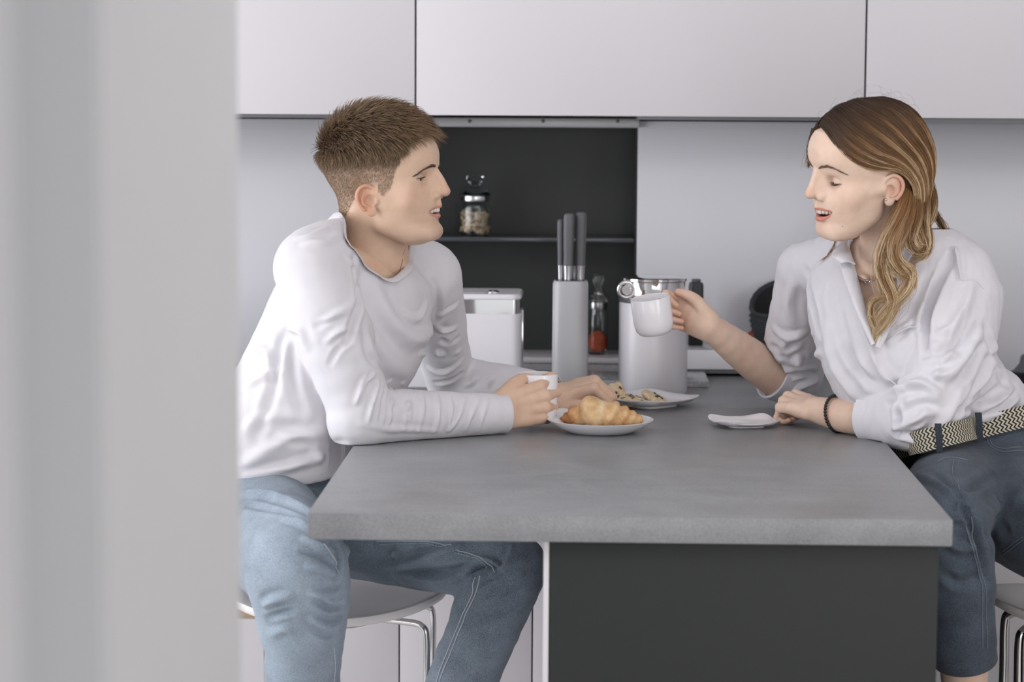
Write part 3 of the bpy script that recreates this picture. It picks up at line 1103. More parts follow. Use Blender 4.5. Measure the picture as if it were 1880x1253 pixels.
me = croissant()
o = link('croissant', me, 'croissant_crust')
cp = on_top(1103, 791)
o.location = (float(cp[0]) + 0.0, float(cp[1]) + 0.004, Z_TOP + 0.0062)
o.rotation_euler = (0, 0, math.radians(-4))
o.scale = (1.0, 0.92, 0.86)
tag(o, 'golden flaky croissant lying on the round white plate', 'croissant')
for dx, dz in ((-0.006, 0.020), (0.029, 0.017)):
    pass


def cookie(idx, loc, rot, r, th, label):
    h = 0.0014
    F = Field((-r * 1.3, -r * 1.3, -th), (r * 1.3, r * 1.3, th), h)
    F.ell((0, 0, 0), (r, r * .96, th * .55), None, 0)
    rg = np.random.default_rng(40 + idx)
    for k in range(16):
        a, q = rg.uniform(0, 6.28), r * rg.uniform(.2, .92)
        s = rg.uniform(.004, .0075)
        F.ell((q * math.cos(a), q * math.sin(a), th * .12 * rg.uniform(-1, 1.6)), (s * 1.3, s * 1.3, s), None, 0.005)
    V, Q = F.nets()
    V = relax(V, Q, 2)
    N = vnormals(V, Q)
    V += N * np.array([0.0011 * mnoise.noise(Vector(p * 130 + idx)) + 0.0006 * mnoise.noise(Vector(p * 330 + idx)) for p in V])[:, None]
    o = link('cookie', quadmesh('cookie', V, Q), 'cookie_dough')
    o.location = [float(x) for x in loc]
    o.rotation_euler = rot
    tag(o, label, 'cookie', 'chocolate chip cookies')
    for k in range(9):
        a, q = rg.uniform(0, 6.28), r * rg.uniform(.1, .8)
        zz = th * .36 * (1 if k % 3 else -1)
        i = int(np.argmin((V[:, 0] - q * math.cos(a)) ** 2 + (V[:, 1] - q * math.sin(a)) ** 2 + (V[:, 2] - zz * 1.6) ** 2))
        c = V[i] - N[i] * 0.0008
        bm = bmesh.new()
        bmesh.ops.create_icosphere(bm, subdivisions=2, radius=1, matrix=Matrix.Translation(Vector(c)) @ Matrix.Rotation(rg.uniform(0, 3), 4, 'Z') @ Matrix.Diagonal((.0042 * rg.uniform(.6, 1.2), .003 * rg.uniform(.7, 1.2), .0024, 1)))
        from_bm('chocolate_chip', bm, 'chocolate', o)
    return o


CY = float(CK[1])
def ck(u, v, dy):
    return P(u, v, CY + dy)
cookie(0, ck(1128, 724, 0.018), (math.radians(72), 0.1, math.radians(-14)), 0.0240, 0.018, 'chocolate chip cookie standing on edge by the far hand of the man')
cookie(1, ck(1160, 739.5, -0.030), (math.radians(3), 0.03, 0.4), 0.0325, 0.017, 'flat chocolate chip cookie at the front of the square plate')
cookie(2, ck(1158, 735.5, 0.018), (math.radians(8), -0.04, 1.2), 0.0290, 0.017, 'chocolate chip cookie at the back of the square plate, behind the flat one')
cookie(3, ck(1203, 733, -0.004), (math.radians(14), math.radians(20), 0.5), 0.0295, 0.018, 'tilted chocolate chip cookie at the right end of the pile')
# ------------------------------------------------------------------ people: shared builders
def rot(yaw, roll=0.0, pitch=0.0):
    return np.array(Matrix.Rotation(math.radians(yaw), 3, 'Z') @ Matrix.Rotation(math.radians(roll), 3, 'Y') @ Matrix.Rotation(math.radians(pitch), 3, 'X'))


def loft(F, pts, a, b, R, k=0.03, op='u'):
    """Elliptical limb along a polyline; R is the unit lateral axis, a and b the half widths along R and across it."""
    pts = np.asarray(pts, float)
    q = catmull(np.hstack([pts, np.c_[a, b]]), 4)
    R = np.asarray(R, float); R = R / np.linalg.norm(R)
    for i in range(len(q) - 1):
        p0, d = q[i, :3], q[i + 1, :3] - q[i, :3]
        L2 = d @ d
        u = d / math.sqrt(L2)
        lat = R - u * (R @ u); lat /= np.linalg.norm(lat)
        fr = np.cross(u, lat)
        a0, a1, b0, b1 = q[i, 3], q[i + 1, 3], q[i, 4], q[i + 1, 4]

        def fn(x, y, z, p0=p0, d=d, L2=L2, lat=lat, fr=fr, u=u, a0=a0, a1=a1, b0=b0, b1=b1):
            px, py, pz = x - p0[0], y - p0[1], z - p0[2]
            t = np.clip((px * d[0] + py * d[1] + pz * d[2]) / L2, 0, 1)
            qx, qy, qz = px - t * d[0], py - t * d[1], pz - t * d[2]
            A, B = a0 + (a1 - a0) * t, b0 + (b1 - b0) * t
            l = (qx * lat[0] + qy * lat[1] + qz * lat[2]) / A
            f = (qx * fr[0] + qy * fr[1] + qz * fr[2]) / B
            w = (qx * u[0] + qy * u[1] + qz * u[2]) / np.minimum(A, B) * 1.6
            return (np.sqrt(l * l + f * f + w * w) - 1) * np.minimum(A, B)
        m = max(a0, a1, b0, b1)
        F.put(np.minimum(q[i, :3], q[i + 1, :3]) - m, np.maximum(q[i, :3], q[i + 1, :3]) + m, fn, k if i == 0 else 0.012, op)
    return F


def interp(z, zs, vs):
    return np.interp(z, zs[::-1], vs[::-1]) if zs[0] > zs[-1] else np.interp(z, zs, vs)


def pchip(z, zs, vs):
    """Smooth table lookup (finely resampled Catmull-Rom)."""
    q = catmull(np.c_[np.asarray(zs, float), np.asarray(vs, float)], 8)
    q = q[np.argsort(q[:, 0])]
    return np.interp(z, q[:, 0], q[:, 1]).astype(np.float32)


EYE_R, EYE_W = .0134, .0146


def build_head(p):
    """Head in its own frame: x to the person's right, y forward, z up, origin between the ear canals (metres)."""
    h = p.get('h', 0.0016)
    F = Field((-0.105, -0.115, p.get('zlo', -.135)), (0.105, 0.150, 0.182), h)
    c, r = p['cran']
    F.ell(c, r)
    F.ell((0, c[1] - 0.035, c[2] - 0.012), (r[0] * 1.02, r[1] * .64, r[2] * .80), None, 0.03)
    T = p['slices']            # z, front, back, half width
    zs, yf, yb, ww = (np.array(q) for q in zip(*T))

    def face(x, y, z):
        f, b, w = pchip(z, zs, yf), pchip(z, zs, yb), pchip(z, zs, ww)
        yc, hy = (f + b) / 2, np.maximum((f - b) / 2, .004)
        s = (y - yc) / hy
        wt = w * (1.0 - p.get('taper', .16) * np.clip(s, -1, 1))
        n = 2.25
        d = (np.abs(x / wt) ** n + np.abs(s) ** n) ** (1 / n) - 1
        d = d * np.minimum(w, hy)
        return np.maximum(d, np.maximum(z - zs[0], zs[-1] - z))
    F.put((-.085, -.05, zs[-1]), (.085, .13, zs[0]), face, 0.022)
    g = p['g']
    # jaw, chin, cheeks, brow
    for sx in (-1, 1):
        F.cap((sx * g['jaw'][0], g['jaw'][1], g['jaw'][2]), (sx * .018, g['chin'][1] - .018, g['chin'][2] - .002), g.get('jawr', .012), .014, 0.03)
        F.ell((sx * g['cheek'][0], g['cheek'][1], g['cheek'][2]), (.024, .017, .021), None, 0.030)
        F.cap((sx * .068, .015, g['eye'][2] - .018), (sx * .052, .070, g['eye'][2] - .019), .008, .011, .018)
        F.cap((sx * .010, g['brow'][1] - .010, g['brow'][2]), (sx * .046, g['brow'][1] - .034, g['brow'][2] - .001), g.get('browr', .0085), .007, 0.014)
    F.ell((0, g['chin'][1] - .012, g['chin'][2]), (.019, .0125, .014), None, 0.014)
    # eye sockets
    ex, ey, ez = g['eye']
    for sx in (-1, 1):
        F.ell((sx * (ex + .0015), ey + .0215, ez + .000), (.0170, .0120, .0115), rot(sx * 22), 0.014, 's')
    # nose
    n0, n1, n2 = g['nasion'], g['bridge'], g['tip']
    F.cap((0, n0[1] - .013, n0[2]), (0, n2[1] - .026, n2[2] + .004), .0115, .0175, .012)
    F.cap((0, n0[1] - .004, n0[2] - .004), (0, n2[1] - .012, n2[2] + .002), .0075, .0115, .008)
    F.chain([n0, n1, n2], [g.get('nr0', .0070), .0072, .0080], 0.010, 4)
    F.ell((0, n2[1] - .0020, n2[2] - .001), (.0100, .0100, .0088), None, 0.006)
    for sx in (-1, 1):
        F.ell((sx * .0125, n2[1] - .0185, n2[2] - .0065), (.0080, .0112, .0088), rot(sx * 14), 0.005)
        F.ell((sx * .0062, n2[1] - .012, n2[2] - .0145), (.0034, .0065, .0040), rot(sx * 18), 0.003, 's')
        F.cap((sx * .0165, n2[1] - .027, n2[2] - .008), (sx * .031, g['mouth_k'][1] - .002, g['mouth_k'][2] + .006), .0020, .0034, 0.010, 's')   # smile line
        F.ell((sx * .033, g['mouth_k'][1] - .006, g['mouth_k'][2] + .011), (.012, .009, .014), None, .014)
    F.cap((0, g['lip_u'][1] - .006, n2[2] - .014), (0, g['lip_u'][1] - .004, g['lip_u'][2] + .005), .0055, .006, .010)
    # mouth: an opening between two arched edges
    xk, yk, zk = g['mouth_k']
    F.ell((0, g['lip_u'][1] - .030, zk - .002), (.030, .0200, .024), None, .015)
    yc, zt, zb = g['lip_u'][1] - .001, g['lip_u'][2], g['lip_l'][2]

    def yarc(x):
        return yc - (yc - yk) * (np.abs(x) / xk) ** 1.9

    def ztop(x):
        return zt + (zk - zt) * (np.abs(x) / xk) ** 2.0

    def zbot(x):
        return zb + (zk - zb) * (np.abs(x) / xk) ** 2.4
    xx = np.linspace(-xk, xk, 15)
    lipc = []
    for top in (True, False):
        rr = []
        pts = []
        for x in xx:
            t = 1 - abs(x) / xk
            r_ = (.0014 + (g.get('lipr', (.0029, .0046))[0 if top else 1]) * t ** .55)
            cup = (-.0009 * math.exp(-(x / .004) ** 2)) if top else 0
            yy = yarc(x) - .0042 + (0.0008 if top else (g['lip_l'][1] - g['lip_u'][1]) * t ** .7)
            pts.append((x, yy, (ztop(x) + r_ * .72 + cup) if top else (zbot(x) - r_ * .85)))
            rr.append(r_)
        F.chain(pts, rr, .005, 1, spline=False)
        lipc.append((np.array(pts), np.array(rr)))
    if g.get('open', True):
        def slot(x, y, z):
            return np.maximum(np.maximum(np.maximum(z - ztop(x), zbot(x) - z), yarc(x) - .017 - y), np.abs(x) - xk) * .8
        F.put((-xk, yk - .02, zb - .002), (xk, yc + .01, zk + .004), slot, 0.0012, 's')
    # eyelids over each eyeball
    R_ = EYE_R
    for sx in (-1, 1):
        up, lo_ = g['lid_up'], g['lid_lo']

        def lids(x, y, z, sx=sx):
            px, py, pz = x - sx * ex, y - ey, z - ez
            q = np.sqrt(px * px + py * py + pz * pz)
            lim = np.sqrt(np.clip(1 - (px / EYE_W) ** 2, 0, 1))
            slant = 0.06 * sx * px / EYE_W * (1 if g.get('slant', 1) else 0)
            phi = np.arctan2(pz, np.maximum(py, 1e-4))
            op = np.maximum(phi - (up * lim + slant), (lo_ * lim + slant) - phi) * R_
            op = np.maximum(op, -py)
            return np.maximum(q - (R_ + .0016), -op)
        F.put((sx * ex - .017, ey - .017, ez - .017), (sx * ex + .017, ey + .018, ez + .017), lids, 0.0035)
        # keep the opening itself clear in front of the eyeball
        def clear(x, y, z, sx=sx):
            px, py, pz = x - sx * ex, y - ey, z - ez
            lim = np.sqrt(np.clip(1 - (px / EYE_W) ** 2, 0, 1))
            slant = 0.06 * sx * px / EYE_W * (1 if g.get('slant', 1) else 0)
            phi = np.arctan2(pz, np.maximum(py, 1e-4))
            op = np.maximum(phi - (up * lim + slant), (lo_ * lim + slant) - phi) * R_
            q = np.sqrt(px * px + py * py + pz * pz)
            return np.maximum(np.maximum(op, .004 - py), np.maximum(q - .0195, np.abs(px) - .0140))
        if up > lo_ + .02:
            F.put((sx * ex - .016, ey, ez - .012), (sx * ex + .016, ey + .020, ez + .012), clear, 0.0006, 's')
    # neck
    if p.get('neck') is not None:
        nk, nr = p['neck']
        F.chain(nk, nr, 0.042, 4)
        for q in p.get('sinew', []):
            F.chain(q[0], q[1], 0.012, 3)
    # ears
    fl = math.radians(p.get('flare', 24))
    for sx in (-1, 1):
        o = np.array([sx * p.get('earx', .0765), p.get('eary', .001), p.get('earz', .0)])
        e1 = np.array([sx * math.sin(fl), -math.cos(fl), 0.0])             # backwards and out
        e2 = np.array([sx * .08, -.20, .975]); e2 -= e1 * (e1 @ e2); e2 /= np.linalg.norm(e2)
        nn = np.cross(e1, e2); nn *= np.sign(nn[0] * sx)
        W = lambda a, b, c: o + e1 * a * 1.14 + e2 * b + nn * c
        es = p.get('ears', 1.0)
        RT = np.stack([nn, e1, e2], 1)
        F.ell(W(.002, .004 * es, .000), (.0042, .0165 * es, .0225 * es), RT, 0.004)
        F.ell(W(-.004, -.020 * es, .0015), (.0042, .0095 * es, .0100 * es), RT, 0.005)
        F.ell(W(-.004, .0, -.008), (.008, .010, .018), RT, 0.010)
        hx = [(-.012, .002, .001), (-.0125, .012, .003), (-.008, .0225, .004), (.003, .0275, .0045), (.0135, .0215, .005), (.0180, .0085, .0055), (.0150, -.006, .005), (.008, -.0175, .0035)]
        F.chain([W(a * es, b * es, c) for a, b, c in hx], [.0026, .0034, .0036, .0036, .0036, .0034, .003, .003], 0.0016, 4)
        F.ell(W(-.0025, -.001, .0052), (.0078, .0090 * es, .0118 * es), RT, 0.0025, 's')
        F.chain([W(a * es, b * es, c) for a, b, c in [(-.002, -.0125, .0025), (.008, -.006, .0035), (.0095, .006, .0035), (.004, .017, .0025)]], [.003, .0029, .0027, .0024], 0.0022, 3)
        F.ell(W(-.0125, -.0025, .0028), (.0042, .0042, .0068), RT, 0.004)
    V, Q = F.nets()
    V = relax(V, Q, 2, .5)
    # colour: skin, lips, inside of the mouth, warmer cheeks, nose and ears
    sk, wm, lp = (np.array(lin(*q)[:3]) for q in (p['skin'], p['warm'], p['lip']))
    col = np.tile(sk, (len(V), 1))
    wgt = np.zeros(len(V))
    for cc, s, a in (((g['cheek'][0] + .006, g['cheek'][1] + .012, g['cheek'][2]), .024, .22), ((0, n2[1], n2[2]), .013, .55), ((0, g['chin'][1], g['chin'][2]), .014, .25), ((ex, ey + .010, ez - .010), .011, .35)):
        for sx in (-1, 1):
            d2 = ((V - np.array([sx * cc[0], cc[1], cc[2]])) ** 2).sum(1)
            wgt = np.maximum(wgt, a * np.exp(-d2 / s ** 2))
    ear = smooth01(np.abs(V[:, 0]), .074, .082) * (np.abs(V[:, 2]) < .04)
    wgt = np.maximum(wgt, .75 * ear)
    col = col * (1 - wgt[:, None]) + wm * wgt[:, None]
    for sx in (-1, 1):
        cc = np.array([sx * (p.get('earx', .0765) + .002), p.get('eary', .001) + .002, -.001])
        m = .5 * np.exp(-(((V - cc) / np.array([.008, .008, .011])) ** 2).sum(1))
        col = col * (1 - m[:, None]) + np.array(lin(196, 116, 88)[:3]) * m[:, None]
    ax_ = np.clip(np.abs(V[:, 0]) / xk, 0, 1)
    hu = (.0014 + g.get('lipr', (.0029, .0046))[0] * (1 - ax_) ** .55) * 1.75 - .0012 * np.exp(-(V[:, 0] / .0035) ** 2)
    hl = (.0014 + g.get('lipr', (.0029, .0046))[1] * (1 - ax_) ** .55) * 1.7
    on = (V[:, 1] > yarc(V[:, 0]) - .013) * (1 - smooth01(np.abs(V[:, 0]), xk - .002, xk + .001))
    up = smooth01(V[:, 2] - ztop(V[:, 0]), -.003, -.001) * (1 - smooth01(V[:, 2] - ztop(V[:, 0]) - hu, -.0006, .0008))
    dn_ = smooth01(zbot(V[:, 0]) - V[:, 2], -.003, -.001) * (1 - smooth01(zbot(V[:, 0]) - V[:, 2] - hl, -.0008, .0010))
    m = np.clip(np.maximum(up, dn_) * on, 0, 1)
    col = col * (1 - m[:, None]) + lp * m[:, None]
    deep = (V[:, 1] < yarc(V[:, 0]) - .0085) & (np.abs(V[:, 0]) < xk - .002) & (V[:, 2] < ztop(V[:, 0]) + .001) & (V[:, 2] > zbot(V[:, 0]) - .001) & (V[:, 1] > yk - .03)
    col[deep] = lin(96, 40, 36)[:3]
    return V, Q, col, dict(yarc=yarc, ztop=ztop, zbot=zbot, xk=xk)


def xf(R, T, s=1.0):
    R = np.asarray(R)
    T = np.asarray(T, float)
    return (lambda v: (np.atleast_2d(v) * s) @ R.T + T), (lambda w: ((np.atleast_2d(w) - T) @ R) / s)


def teeth(head, to_world, g, parent, drop, n=14, deep=.0055):
    """A curved row of upper teeth behind the lips, each tooth a part of its own."""
    row = empty_child('teeth', parent)
    xk, ya, zt = head['xk'], head['yarc'], head['ztop']
    wid = [.0078, .0062, .0068, .0060, .0056, .0050, .005][:n // 2]
    wid = wid + [.005, .005]
    x = 0.0
    for i, w in enumerate(wid):
        sl0 = (ya(x + w * .4 + .002) - ya(x + w * .4 - .002)) / .004
        dx = w / math.sqrt(1 + sl0 ** 2)
        xc = x + dx / 2
        x += dx
        if xc > xk - .001:
            break
        for sx in (-1, 1):
            c = np.array([sx * xc, ya(xc) - deep - .0012 * (xc / xk) ** 2, 0.0])
            sl = (ya(xc + .002) - ya(xc - .002)) / .004
            tv = np.array([1, sl * sx, 0.0]); tv /= np.linalg.norm(tv)
            nv = np.array([-tv[1], tv[0], 0.0])
            top = zt(xc) + .0035
            lowz = zt(xc) - drop * (1 - .22 * (xc / xk) ** 2) + (.0007 if i == 1 else 0)
            lps = []
            for z, sw, sd in ((top, .44, .0030), ((top + lowz) / 2, .485, .0032), (lowz + .0012, .475, .0026), (lowz + .0002, .40, .0019), (lowz, .28, .0012)):
                lps.append(to_world(np.array([c + np.array([0, 0, z]) + tv * (w * sw * np.sign(math.cos(a)) * abs(math.cos(a)) ** .6) + nv * (sd * np.sign(math.sin(a)) * abs(math.sin(a)) ** .6)
                                              for a in np.linspace(0, 2 * math.pi, 12, endpoint=False)])))
            rings('tooth', lps, 'tooth', row, sharp=60)
    return row


def empty_child(name, parent):
    o = bpy.data.objects.new(name, None)
    o.empty_display_size = 0.01
    COL.objects.link(o)
    o.parent = parent
    return o


def eyeball(center, gaze, parent, r=.0133, iris=lin(70, 74, 76)):
    """Eye with iris and pupil looking along the gaze vector."""
    gz = np.asarray(gaze, float); gz /= np.linalg.norm(gz)
    a = np.cross(gz, (0, 0, 1.0)); a /= np.linalg.norm(a)
    b = np.cross(a, gz)
    lps, cols = [], []
    seg = 32
    for th in list(np.linspace(0.02, .62, 14)) + list(np.linspace(.7, math.pi - .05, 14)):
        rr = r * (1 + .035 * math.exp(-(th / .38) ** 2))
        lps.append([center + rr * (math.cos(th) * gz + math.sin(th) * (math.cos(q) * a + math.sin(q) * b)) for q in np.linspace(0, 2 * math.pi, seg, endpoint=False)])
        cc = lin(18, 16, 16) if th < .17 else (iris if th < .46 else (lin(60, 58, 54) if th < .52 else lin(206, 196, 190)))
        cols += [cc[:3]] * seg
    o = rings('eye', lps, 'eye_surface', parent, sharp=0)
    set_col(o.data, np.array(cols))
    return o


def strands(name, S, rad, col, mat, parent):
    """S: (n, k, 3) strand points, rad: (n, k) radii, col: (n, k, 3). Three-sided tubes, one mesh."""
    n, k, _ = S.shape
    T = np.gradient(S, axis=1)
    T /= np.linalg.norm(T, axis=2)[..., None] + 1e-12
    ref = np.tile(np.array([.37, .81, .45]), (n, 1)) + RNG.normal(0, .3, (n, 3))
    Nn = np.cross(T, ref[:, None, :]); Nn /= np.linalg.norm(Nn, axis=2)[..., None] + 1e-12
    B = np.cross(T, Nn)
    V = np.empty((n, k, 3, 3))
    for j in range(3):
        a = 2 * math.pi * j / 3
        V[:, :, j] = S + rad[..., None] * (math.cos(a) * Nn + math.sin(a) * B)
    base = (np.arange(n) * k * 3)[:, None, None] + (np.arange(k - 1) * 3)[None, :, None]
    j = np.arange(3)[None, None, :]
    j2 = (j + 1) % 3
    Q = np.stack([base + j, base + j2, base + 3 + j2, base + 3 + j], -1).reshape(-1, 4)
    C = np.repeat(col[:, :, None, :], 3, 2).reshape(-1, 3)
    return link(name, quadmesh(name, V.reshape(-1, 3), Q, C), mat, parent)


def hand(F, wrist, f, n, t, s, curls, spread, thumb, fat=1.0):
    """Five-fingered hand. f: towards the fingers, n: out of the back of the hand, t: towards the thumb side."""
    f, n, t = (np.asarray(q, float) / np.linalg.norm(q) for q in (f, n, t))
    W = np.asarray(wrist, float)
    L = lambda a, b, c: W + s * (f * a + t * b + n * c)
    kn = [(.094, .0265, .004), (.098, .0065, .007), (.092, -.0130, .005), (.083, -.0310, .000)]
    ln = [(.044, .026, .022), (.049, .030, .023), (.045, .028, .023), (.035, .021, .020)]
    rd = [(.0100, .0090, .0082, .0068), (.0102, .0092, .0083, .0069), (.0097, .0087, .0078, .0065), (.0084, .0075, .0068, .0058)]
    tips = []
    for i in range(4):
        k0 = L(*kn[i])
        F.chain([L(.004, kn[i][1] * .62, 0), L(.05, kn[i][1] * .85, .002), k0 - n * s * .002], [.0150 * s, .0138 * s, .0122 * s], 0.010, 2, spline=False)
        a = 0.0
        p = k0.copy()
        d0 = f * math.cos(spread[i]) + t * math.sin(spread[i])
        for j in range(3):
            a += math.radians(curls[i][j])
            d = d0 * math.cos(a) - n * math.sin(a)
            q = p + d * ln[i][j] * s
            F.cap(p, q, rd[i][j] * s * fat, rd[i][j + 1] * s * fat, 0.0055 if j == 0 else 0.003)
            if j < 2:
                F.ell(p - (0 if j else 1) * n * .001 * s, np.array([1, 1, 1]) * rd[i][j] * s * 1.07 * fat, None, 0.004)
            p = q
        tips.append((p, d, d0 * math.sin(a) + n * math.cos(a)))
    # palm body, thenar and heel
    F.chain([L(.006, .0, -.002), L(.045, .002, -.006), L(.082, -.001, -.004)], [.019 * s, .020 * s, .015 * s], 0.014, 2, sx=(t, 1.65))
    tp = [L(*q) for q in thumb]
    F.chain(tp, [.0165 * s, .0142 * s, .0112 * s, .0088 * s][:len(tp)], 0.012, 3)
    d = tp[-1] - tp[-2]; d /= np.linalg.norm(d)
    tips.append((tp[-1], d, None))
    return tips


def body_part(F, relax_it=2):
    V, Q = F.nets()
    return relax(V, Q, relax_it), Q


def join(parts):
    vs, qs, cs, o = [], [], [], 0
    for V, Q, c in parts:
        vs.append(V); qs.append(Q + o); cs.append(c)
        o += len(V)
    return np.vstack(vs), np.vstack(qs), np.vstack(cs)


def skin_tone(V, base, warm, pts=(), sc=.018, amt=.5, seed=0.0):
    col = np.tile(np.array(lin(*base)[:3]), (len(V), 1))
    w = np.clip(np.array([mnoise.noise(Vector(q * 28 + seed)) for q in V]) * .35, 0, .3)
    for c in pts:
        w = np.maximum(w, amt * np.exp(-((V - c) ** 2).sum(1) / sc ** 2))
    return col * (1 - w[:, None]) + np.array(lin(*warm)[:3]) * w[:, None]


t_ = NT('eye_surface')
t_.l(t_.n('ShaderNodeAttribute', attribute_name='col').outputs['Color'], t_.b.inputs['Base Color'])
t_.set(Roughness=0.06)
MAT['eye_surface'] = t_.m


def resample_line(L, k):
    s = np.r_[0, np.cumsum(np.linalg.norm(np.diff(L, axis=0), axis=1))]
    t = np.linspace(0, s[-1], k)
    return np.stack([np.interp(t, s, L[:, i]) for i in range(3)], 1)


def seam(name, skin, pts, mat, parent, r=.0011, lift=.0009, per=6, dash=0.0, off=0.0):
    """Stitch line laid on the cloth: a thin cord, or a row of dashes."""
    poly = catmull(np.array([skin.at(u, v, 6) for u, v in pts]), per)
    N = []
    for q in poly:
        i = int(np.argmin(((skin.V - q) ** 2).sum(1)))
        N.append(skin.N[i])
    poly = resample_line(poly, max(12, int(len(poly) * 1.5)))
    ii = [int(np.argmin(((skin.V - q) ** 2).sum(1))) for q in poly]
    nn = skin.N[ii]
    poly = poly + nn * (((skin.V[ii] - poly) * nn).sum(1) + lift)[:, None]
    poly[1:-1] = .5 * poly[1:-1] + .25 * (poly[:-2] + poly[2:])
    if not dash:
        return tube(name, poly, r, mat, parent, 6)
    seg = np.linalg.norm(np.diff(poly, axis=0), axis=1)
    L = np.r_[0, np.cumsum(seg)]
    bm_loops = []
    me_v, me_f = [], []
    for s0 in np.arange(0, L[-1] - dash, dash * 1.5):
        pp = np.array([[np.interp(s0 + x, L, poly[:, i]) for i in range(3)] for x in (0, dash / 2, dash)])
        lp = tube_loops(pp, r, 5)
        o = len(me_v)
        for l in lp:
            me_v += [tuple(x) for x in l]
        for i in range(2):
            for k in range(5):
                me_f.append((o + i * 5 + k, o + i * 5 + (k + 1) % 5, o + (i + 1) * 5 + (k + 1) % 5, o + (i + 1) * 5 + k))
    me = bpy.data.meshes.new(name)
    me.from_pydata(me_v, [], me_f)
    o = link(name, me, mat, parent)
    return o
# ------------------------------------------------------------------ the man on the left
SEAT_M = P(616, 1096, 4.35)
MAN_SKIN, MAN_WARM, MAN_LIP = (221, 190, 166), (208, 150, 122), (208, 150, 132)
man_R = rot(-102, 0, 5)
man_T = P(697, 366, 4.40)
man_s = 0.985
m2w, w2m = xf(man_R, man_T, man_s)
nk = np.array([m2w((0, -.022, .000))[0], P(688, 455, 4.43), P(676, 520, 4.45)])
mp = dict(zlo=-.19,
    cran=((0, .006, .084), (.0775, .104, .085)),
    slices=[(.108, .102, -.01, .068), (.090, .114, -.01, .071), (.071, .1175, -.01, .073), (.050, .110, -.015, .0725), (.030, .105, -.02, .0720), (.008, .106, -.02, .0705),
            (-.010, .111, -.018, .068), (-.022, .1105, -.013, .0655), (-.040, .106, -.008, .0625), (-.050, .103, -.004, .060), (-.062, .1075, .004, .055), (-.072, .104, .020, .048), (-.081, .092, .036, .037), (-.088, .076, .046, .022)],
    taper=.20,
    g=dict(jawr=.008, jaw=(.047, .016, -.050), chin=(0, .1115, -.066), cheek=(.043, .066, -.003), eye=(.0320, .0790, .0315), brow=(0, .1170, .0585), browr=.0085, nasion=(0, .1065, .050), bridge=(0, .1185, .029), tip=(0, .1275, .006),
           nr0=.0068, lip_u=(0, .1165, -.0245), lip_l=(0, .1140, -.0345), mouth_k=(.0310, .0815, -.0295), lid_up=.16, lid_lo=-.22, lipr=(.0020, .0034)),
    skin=MAN_SKIN, warm=MAN_WARM, lip=MAN_LIP, flare=24, earx=.0760, ears=1.0,
    neck=(w2m(nk), [.052, .0575, .068]),
)
Vh, Qh, Ch, mouth = build_head(mp)


def hair_zone(V):
    """1 where the hair grows: above a hairline around forehead, temple, ear and nape (head frame)."""
    ax = np.abs(V[:, 0])
    front = .1175 - .25 * np.clip(ax - .02, 0, 1)                     # forehead line height
    zl = np.where(V[:, 1] > .055, .112 - .20 * np.clip(ax - .035, 0, 1), 0)
    zl = np.where(V[:, 1] > .055, np.interp(V[:, 1], [.055, .066, .075, .085, .112], [.046, .066, .084, .096, .112]), zl)
    side = np.interp(V[:, 1], [-.10, -.075, -.055, -.03, -.015, .012, .030, .045, .055], [-.014, -.026, -.026, .005, .026, .020, .006, .018, .046])
    line = np.where(V[:, 1] > .055, zl, side)
    return smooth01(V[:, 2] - line, -.006, .010)


hz = hair_zone(Vh)
earm = smooth01(np.abs(Vh[:, 0]), .0735, .0775) * (Vh[:, 2] < .034) * (Vh[:, 1] > -.045) * (Vh[:, 1] < .022)
hz = hz * (1 - earm)
buzz = np.array(lin(150, 126, 106)[:3])
topc = np.array(lin(92, 72, 56)[:3])
wt = smooth01(Vh[:, 2], .060, .095)
shade = (hz * (.62 + .2 * smooth01(Vh[:, 2], .01, .07)))[:, None]
hc_ = buzz * (1 - wt[:, None]) + topc * wt[:, None]
Ch = Ch * (1 - np.maximum(shade, (hz * wt)[:, None])) + hc_ * np.maximum(shade, (hz * wt)[:, None])
beard = np.exp(-((Vh[:, 2] + .045) / .032) ** 2) * smooth01(Vh[:, 1], .0, .05) * .16
Ch = Ch * (1 - beard[:, None]) + np.array(lin(150, 120, 104)[:3]) * beard[:, None]
Nh = vnormals(Vh, Qh)
Vw = m2w(Vh)

# hands (world space)
h = .0017
w_r = P(914, 757, 4.385)                                             # near hand, round the mug
k_r = P(972, 742, 4.415)
fr = k_r - w_r; fr /= np.linalg.norm(fr)
Fh1 = Field(w_r - .125, w_r + np.array([.17, .14, .10]), h)
tr = np.array([-.30, .06, .95]); tr -= fr * (fr @ tr); tr /= np.linalg.norm(tr)
nr = -np.cross(fr, tr)
nr *= -1 if nr[1] > 0 else 1
tips_r = hand(Fh1, w_r, fr, nr, tr, .99, [(30, 62, 50), (38, 72, 45), (44, 74, 45), (50, 74, 45)], [.30, .05, -.10, -.26],
              [(.018, .022, -.008), (.050, .040, -.012), (.078, .046, -.022), (.104, .038, -.034)], 1.06)
Fh1.chain([P(840, 762, 4.345), w_r + fr * .004], [.029, .0255], .02, 3, sx=(nr, .82))
for a_, b_ in (((.012, .004, .012), (.088, .012, .0125)), ((.012, -.004, .012), (.085, -.010, .0115)), ((.012, .012, .011), (.084, .026, .010))):
    Fh1.cap(w_r + .96 * (fr * a_[0] + tr * a_[1] + nr * a_[2]), w_r + .96 * (fr * b_[0] + tr * b_[1] + nr * b_[2]), .0022, .0028, .006)
w_l = P(1020, 729, 4.700)                                            # far hand, resting by the plate
k_l = P(1062, 716, 4.690)
fl_ = k_l - w_l; fl_ /= np.linalg.norm(fl_)
Fh2 = Field(w_l - np.array([.12, .12, .10]), w_l + np.array([.16, .12, .10]), h)
nl = np.array([-.25, -.28, .93]); nl -= fl_ * (fl_ @ nl); nl /= np.linalg.norm(nl)
